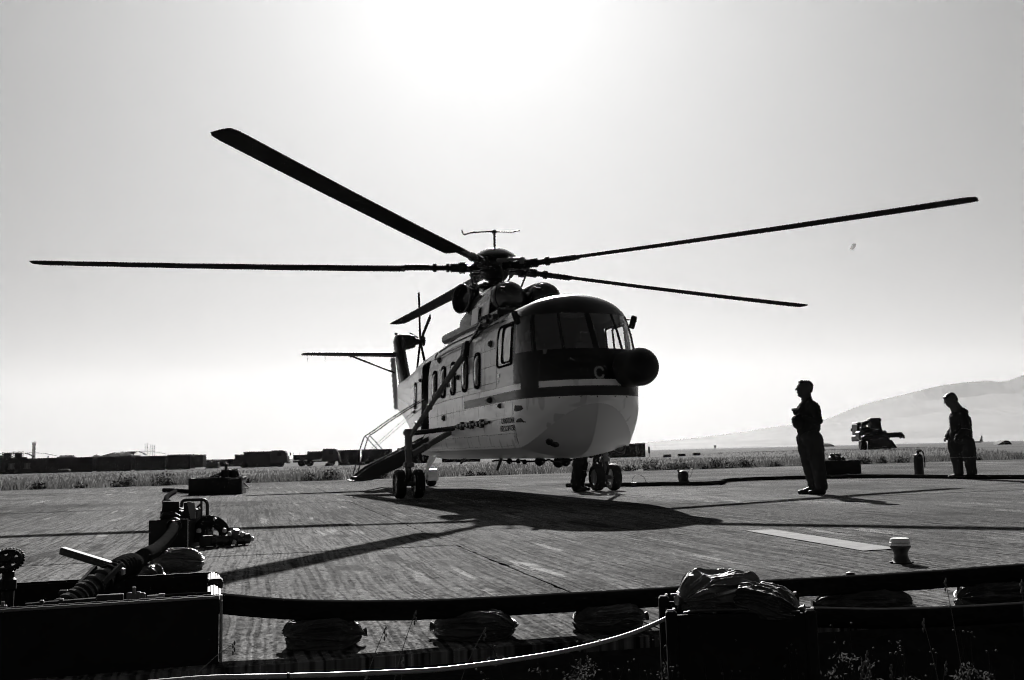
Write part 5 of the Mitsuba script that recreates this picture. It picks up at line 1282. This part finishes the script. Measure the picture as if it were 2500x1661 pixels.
lay('rim', cat(tube(curve([(.05, .0, .186), (.12, .0, .196), (.22, .0, .196), (.5, .0, .184)], 16), .006, 6), tube(curve([(.03, .29, .215), (.12, .29, .222), (.3, .29, .222), (.52, .29, .216)], 16), .006, 6)), 'm_steel', cr, MC)  # sunlit rims and corners put into bright tubes and pale caps
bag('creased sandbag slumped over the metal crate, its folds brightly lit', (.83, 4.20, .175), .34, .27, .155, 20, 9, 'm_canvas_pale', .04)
bag('darker sandbag sagging over the right end of the metal crate', (.985, 4.10, .16), .26, .24, .125, -28, 12, 'm_canvas', .06)

# ------------------------------------------------------------------ people (local: facing -x, y away from the camera is +y)
def hand(wrist, d, side, s=1.15):
    """Bones of a half-closed hand beyond the wrist: palm, four fingers of unequal length, thumb from the palm's side."""
    w, d = np.asarray(wrist, float), np.asarray(d, float) / np.linalg.norm(d)
    u = np.cross(d, [0, 0, 1.]); u = u / np.linalg.norm(u) * side
    n = np.cross(u, d) * side
    b = [[(w, .026), (w + d * .05 + u * .018, .020)], [(w, .026), (w + d * .05 - u * .018, .020)], [(w + d * .05 + u * .018, .020), (w + d * .05 - u * .018, .020)]]
    for i, L in enumerate((.034, .040, .037, .028)):
        k = w + d * .06 + u * (.027 - .018 * i)
        m_ = k + d * L * .8 - n * .014
        e_ = m_ + d * L * .35 - n * L * .75
        b += [[(k, .0105), (m_, .0095)], [(m_, .0095), (e_, .0085)]]
    t0 = w + d * .018 + u * .024
    b += [[(t0, .013), (t0 + d * .03 + u * .022 - n * .01, .011)], [(t0 + d * .03 + u * .022 - n * .01, .011), (t0 + d * .055 + u * .016 - n * .018, .009)]]
    return [[(p, r_ * s) for p, r_ in q] for q in b]


def head(c, tilt, s=1.):
    """Skull, jaw, nose, brow, lips, ear and neck stub of a head facing -x, tilted forward by tilt degrees."""
    c = np.asarray(c, float)
    R = rot([0, 1, 0], -tilt)[:3, :3]
    P = lambda x, y, z: c + R @ (np.array([x, y, z]) * s)
    b = [[(P(.015, 0, .035), .092 * s), (P(-.02, 0, .02), .085 * s)], [(P(-.03, 0, .0), .075 * s), (P(-.035, 0, -.06), .055 * s)], [(P(-.045, 0, -.085), .038 * s), (P(-.06, 0, -.09), .026 * s)], [(P(-.03, 0, -.06), .05 * s), (P(.02, 0, -.03), .07 * s)],
         [(P(-.096, 0, .012), .012 * s), (P(-.118, 0, -.022), .012 * s)], [(P(-.085, .028, .022), .018 * s), (P(-.085, -.028, .022), .018 * s)], [(P(-.085, .022, -.05), .014 * s), (P(-.085, -.022, -.05), .014 * s)], [(P(-.092, .012, -.047), .008 * s), (P(-.092, -.012, -.047), .008 * s)], [(P(-.09, .012, -.062), .008 * s), (P(-.09, -.012, -.062), .008 * s)]]
    for y in (-1, 1):
        b += [[(P(.012, .083 * y, .015), .014 * s), (P(.018, .088 * y, -.02), .011 * s)], [(P(-.083, .03 * y, .0), .011 * s), (P(-.084, .03 * y, .001), .011 * s)]]
    return b, P


def pm(J, *names):
    return [[(J[a][0], J[a][1]), (J[b][0], J[b][1])] for a, b in names]


def place_person(label, origin, rz, body, clothes):
    t = thing('person', label, 'person')
    M = rot([0, 0, 1], rz); M[:3, 3] = origin
    m = body.copy(); m.apply_transform(M); obj('body', m, 'm_skin', t, 60)
    for nm, mesh, mat in clothes:
        m = mesh.copy(); m.apply_transform(M); obj(nm, m, mat, t, 60)
    return t


def boots(ankle, yaw, L=.27):
    a = np.asarray(ankle, float); d = np.array([-math.cos(yaw), math.sin(yaw), 0])
    return [[(a + [0, 0, .10], .065), (a + [0, 0, -.02], .06)], [(a + [0.03, 0, -.055], .045), (a + d * L * .45 + [0, 0, -.055], .045)], [(a + d * L * .45 + [0, 0, -.055], .045), (a + d * L * .68 + [0, 0, -.062], .038)], [(a, .055), (a + d * L * .4 + [0, 0, -.05], .048)]]


def crumple(m, amp, sc, seed):
    m = m.copy(); n = m.vertex_normals
    w = np.abs(meshkit.noise(m.vertices * sc, seed) - .5) + .5 * np.abs(meshkit.noise(m.vertices * sc * 2.3, seed + 1) - .5)
    m.vertices = m.vertices + n * ((w - .25) * amp)[:, None]
    return m


# the near man: arms folded up before the chest, chin raised, a helmet held against the belly
hb1, P1 = head((-.105, 0, 1.795), -8, 1.25)
neck = [[((-.075, 0, 1.58), .095), ((-.085, 0, 1.72), .082)]]
torso = [[((-.06, .0, 1.57), .095), ((-.085, 0, 1.40), .19)], [((-.055, -.17, 1.53), .078), ((-.055, .17, 1.53), .078)], [((-.055, -.17, 1.53), .075), ((-.085, -.05, 1.36), .15)], [((-.055, .17, 1.53), .075), ((-.085, .05, 1.36), .15)], [((-.085, 0, 1.40), .19), ((-.09, 0, 1.15), .185)], [((-.09, 0, 1.15), .185), ((-.075, 0, .98), .18)], [((-.0, 0, 1.42), .16), ((-.03, 0, 1.12), .15)]]
arms = [[((-.04, -.20, 1.51), .078), ((.035, -.245, 1.24), .066)], [((.035, -.245, 1.24), .072), ((-.22, -.10, 1.31), .055)], [((-.06, .20, 1.51), .078), ((-.14, .24, 1.27), .064)], [((-.14, .24, 1.27), .07), ((-.27, .02, 1.43), .056)]]
legs = [[((-.065, -.08, .96), .17), ((-.065, .08, .96), .17)], [((-.02, -.09, .93), .16), ((.015, -.10, .52), .125)], [((.015, -.10, .52), .122), ((.06, -.10, .13), .105)], [((-.11, .09, .93), .16), ((-.075, .10, .52), .125)], [((-.075, .10, .52), .122), ((-.005, .10, .14), .10)], [((-.10, -.15, .72), .05), ((-.12, -.14, .62), .05)]]
body = blob(hb1 + neck + [[(p, r_ * .82) for p, r_ in q] for q in torso + arms + legs] + hand((-.235, -.09, 1.315), (-.8, .6, .0), 1, 1.15) + hand((-.275, .015, 1.435), (-.55, -.8, .35), -1, 1.25), .014, 5)
hair = blob([[(P1(.035, 0, .05), .098), (P1(.0, 0, .055), .09)], [(P1(.055, 0, .0), .075), (P1(.05, 0, .05), .085)], [(P1(-.055, .03, .09), .038), (P1(-.055, -.03, .09), .038)]], .02, 4)
jacket = crumple(blob(torso + arms + [[((-.06, -.05, 1.585), .075), ((-.06, .05, 1.585), .075)]], .022, 6), .035, 9., 3)
trousers = crumple(blob(legs, .024, 6), .035, 8., 9)
bts = blob(boots((.055, -.10, .10), .15) + boots((-.03, .10, .10), .1, .33), .02, 4)
place_person('bare-headed man with folded arms standing nearest on the right, looking left', (5.12, 17.15, 0), 0, body, [('hair', hair, 'm_black'), ('jacket', jacket, 'm_cloth_dark'), ('trousers', trousers, 'm_cloth_mid'), ('boots', bts, 'm_boot')])
hl = thing('helmet', 'dark round helmet held against the belly of the man with folded arms', 'helmet')
obj('shell', mv(blob([[((0, 0, .0), .098), ((.03, 0, -.03), .10)], [((-.02, 0, .03), .08), ((.04, 0, .02), .09)], [((.0, .0, -.05), .085), ((.04, 0, -.07), .08)]], .02, 4), (5.12 - .285, 17.05, 1.245)), 'm_black', hl, 60)
obj('strap', tube(curve([(4.79, 17.02, 1.17), (4.825, 17.0, 1.08), (4.833, 17.0, .98), (4.833, 17.0, .93)], 16), [.004] * 13 + [.010, .012, .006], 6), 'm_black', hl)

# the far man: bowed head in a soft cap, heavy coat with pale bands
hb2, P2 = head((-.185, 0, 1.77), 12, 1.32)
neck = [[((-.05, 0, 1.52), .14), ((-.13, 0, 1.69), .105)]]
torso = [[((-.05, 0, 1.52), .13), ((-.03, 0, 1.32), .21)], [((.02, -.08, 1.47), .13), ((.02, .08, 1.47), .13)], [((-.04, 0, 1.55), .11), ((-.09, 0, 1.59), .10)], [((-.03, -.19, 1.45), .095), ((-.03, .19, 1.45), .095)], [((-.03, -.18, 1.44), .095), ((-.03, -.05, 1.28), .19)], [((-.03, .18, 1.44), .095), ((-.03, .05, 1.28), .19)], [((-.03, 0, 1.32), .205), ((-.03, 0, 1.05), .21)], [((-.03, 0, 1.05), .22), ((-.03, 0, .76), .225)], [((.06, 0, 1.30), .18), ((.04, 0, .84), .19)], [((-.12, 0, 1.50), .055), ((-.16, 0, 1.54), .05)], [((-.02, -.10, .84), .17), ((-.02, .10, .84), .17)]]
arms = [[((-.02, -.22, 1.42), .105), ((.0, -.27, 1.14), .09)], [((.0, -.27, 1.14), .088), ((-.19, -.24, .94), .075)], [((-.04, .22, 1.42), .105), ((-.05, .27, 1.14), .09)], [((-.05, .27, 1.14), .088), ((-.24, .16, .95), .075)]]
legs = [[((-.03, -.10, .86), .18), ((-.03, .10, .86), .18)], [((.05, -.10, .80), .185), ((.085, -.12, .46), .15)], [((.085, -.12, .46), .128), ((.115, -.12, .12), .108)], [((-.10, .10, .80), .185), ((-.09, .12, .46), .15)], [((-.09, .12, .46), .128), ((-.075, .12, .12), .108)]]
body = blob(hb2 + neck + [[(p, r_ * .8) for p, r_ in q] for q in torso + arms + legs] + hand((-.21, -.235, .93), (-.8, .2, -.7), 1) + hand((-.265, .15, .935), (-.9, -.1, -.6), -1), .015, 5)
cap = blob([[(P2(.03, 0, .055), .104), (P2(-.02, 0, .05), .098)], [(P2(.06, 0, .0), .085), (P2(.03, 0, .06), .10)], [(P2(-.07, .03, .06), .045), (P2(-.07, -.03, .06), .045)]], .02, 3)
jacket = crumple(blob(torso + arms, .024, 6), .04, 8., 13)
trousers = crumple(blob(legs, .026, 6), .04, 7., 19)
bts = blob(boots((.115, -.12, .10), .2) + boots((-.075, .12, .10), .1, .30), .02, 4)


def hoop(z0, z1, rad, c, tilt):
    a = np.linspace(0, 2 * math.pi, 33)
    return gridmesh(np.array([np.stack([c[0] + rad * np.cos(a), c[1] + rad * np.sin(a), np.full(33, z_) + tilt * np.cos(a)], 1) for z_ in (z0, z1)]), True)


t2 = place_person('man in a heavy coat and soft cap standing at the far right, head bowed', (10.10, 22.62, 0), 0, body, [('cap', cap, 'm_black'), ('coat', jacket, 'm_cloth_dark'), ('trousers', trousers, 'm_cloth_mid'), ('boots', bts, 'm_boot')])
for nm, mesh in (('pale_band', hoop(.475, .488, .160, (10.10 + .085, 22.50, 0), .005)), ('pale_band', hoop(.48, .493, .160, (10.10 - .085, 22.74, 0), .005)), ('pale_band', hoop(1.10, 1.112, .108, (10.10 - .02, 22.355, 0), -.02))):
    obj(nm, mesh, 'm_band', t2, True)
obj('zip_pull', tube(curve([(9.905, 22.6, 1.50), (9.865, 22.6, 1.44), (9.86, 22.6, 1.40), (9.895, 22.6, 1.37)], 12), .007, 6), 'm_black', t2)
obj('glasses', cat(*[mv(lathe([(.018, -.002), (.024, 0), (.018, .002)], 12, (-1, 0, -.3), (0, 0, 0)), P2(-.105, y, .005) + np.array([10.10, 22.62, 0])) for y in (-.035, .035)]), 'm_steel', t2)

# the crewman bending beside the left main wheels (only his legs and an arm show); he faces +x
hb3, P3 = head((-.50, 0, 1.22), 40, 1.0)
torso = [[((-.02, 0, .92), .165), ((-.22, 0, 1.08), .17)], [((-.22, 0, 1.08), .17), ((-.40, 0, 1.17), .15)], [((-.38, -.18, 1.14), .08), ((-.38, .18, 1.14), .08)]]
arms = [[((-.38, -.20, 1.13), .075), ((-.33, -.24, .82), .06)], [((-.33, -.24, .82), .06), ((-.44, -.20, .56), .048)], [((-.38, .20, 1.13), .075), ((-.34, .24, .85), .06)], [((-.34, .24, .85), .06), ((-.30, .15, .62), .048)]]
legs = [[((-.02, -.09, .90), .155), ((-.02, .09, .90), .155)], [((-.02, -.10, .88), .15), ((-.05, -.12, .50), .12)], [((-.05, -.12, .50), .115), ((.02, -.12, .12), .105)], [((.0, .10, .88), .15), ((.06, .12, .50), .12)], [((.06, .12, .50), .115), ((.12, .12, .12), .105)]]
body = blob(hb3 + [[((-.40, 0, 1.16), .08), ((-.47, 0, 1.18), .065)]] + [[(p, r_ * .82) for p, r_ in q] for q in torso + arms + legs] + hand((-.45, -.195, .54), (-.6, .1, -1), 1) + hand((-.295, .14, .60), (-.1, -.3, -1), -1), .016, 5)
bts = blob(boots((.02, -.12, .10), .0) + boots((.11, .12, .10), .1), .02, 4)
jacket = crumple(blob(torso + arms, .024, 6), .035, 8., 23)
trousers = crumple(blob(legs, .024, 6), .06, 9., 29)
t3 = place_person('crewman bending beside the main wheels behind the nose, only legs in view', (1.36, 20.98, 0), 180, body, [('hair', blob([[(P3(.035, 0, .05), .096), (P3(.0, 0, .055), .09)]], .03, 3), 'm_black'), ('jacket', jacket, 'm_cloth_dark'), ('trousers', trousers, 'm_cloth_dark'), ('boots', bts, 'm_boot')])
obj('pale_band', hoop(.425, .44, .128, (1.36 + .04, 20.98 + .12, 0), -.01), 'm_band', t3, True)

# ------------------------------------------------------------------ the air
scene['air'] = {'type': 'homogeneous', 'albedo': {'type': 'rgb', 'value': [.95] * 3}, 'sigma_t': .000017, 'phase': {'type': 'hg', 'g': .42}, 'id': 'air'}
scene['haze'] = {'type': 'cube', 'to_world': T().translate([0, 0, 695]).scale([17500, 17500, 705]), 'bsdf': {'type': 'null'}, 'interior': {'type': 'ref', 'id': 'air'}}
labels['haze'] = {'label': 'pale dusty air over the whole plain', 'kind': 'stuff'}
scene['camera']['medium'] = {'type': 'ref', 'id': 'air'}
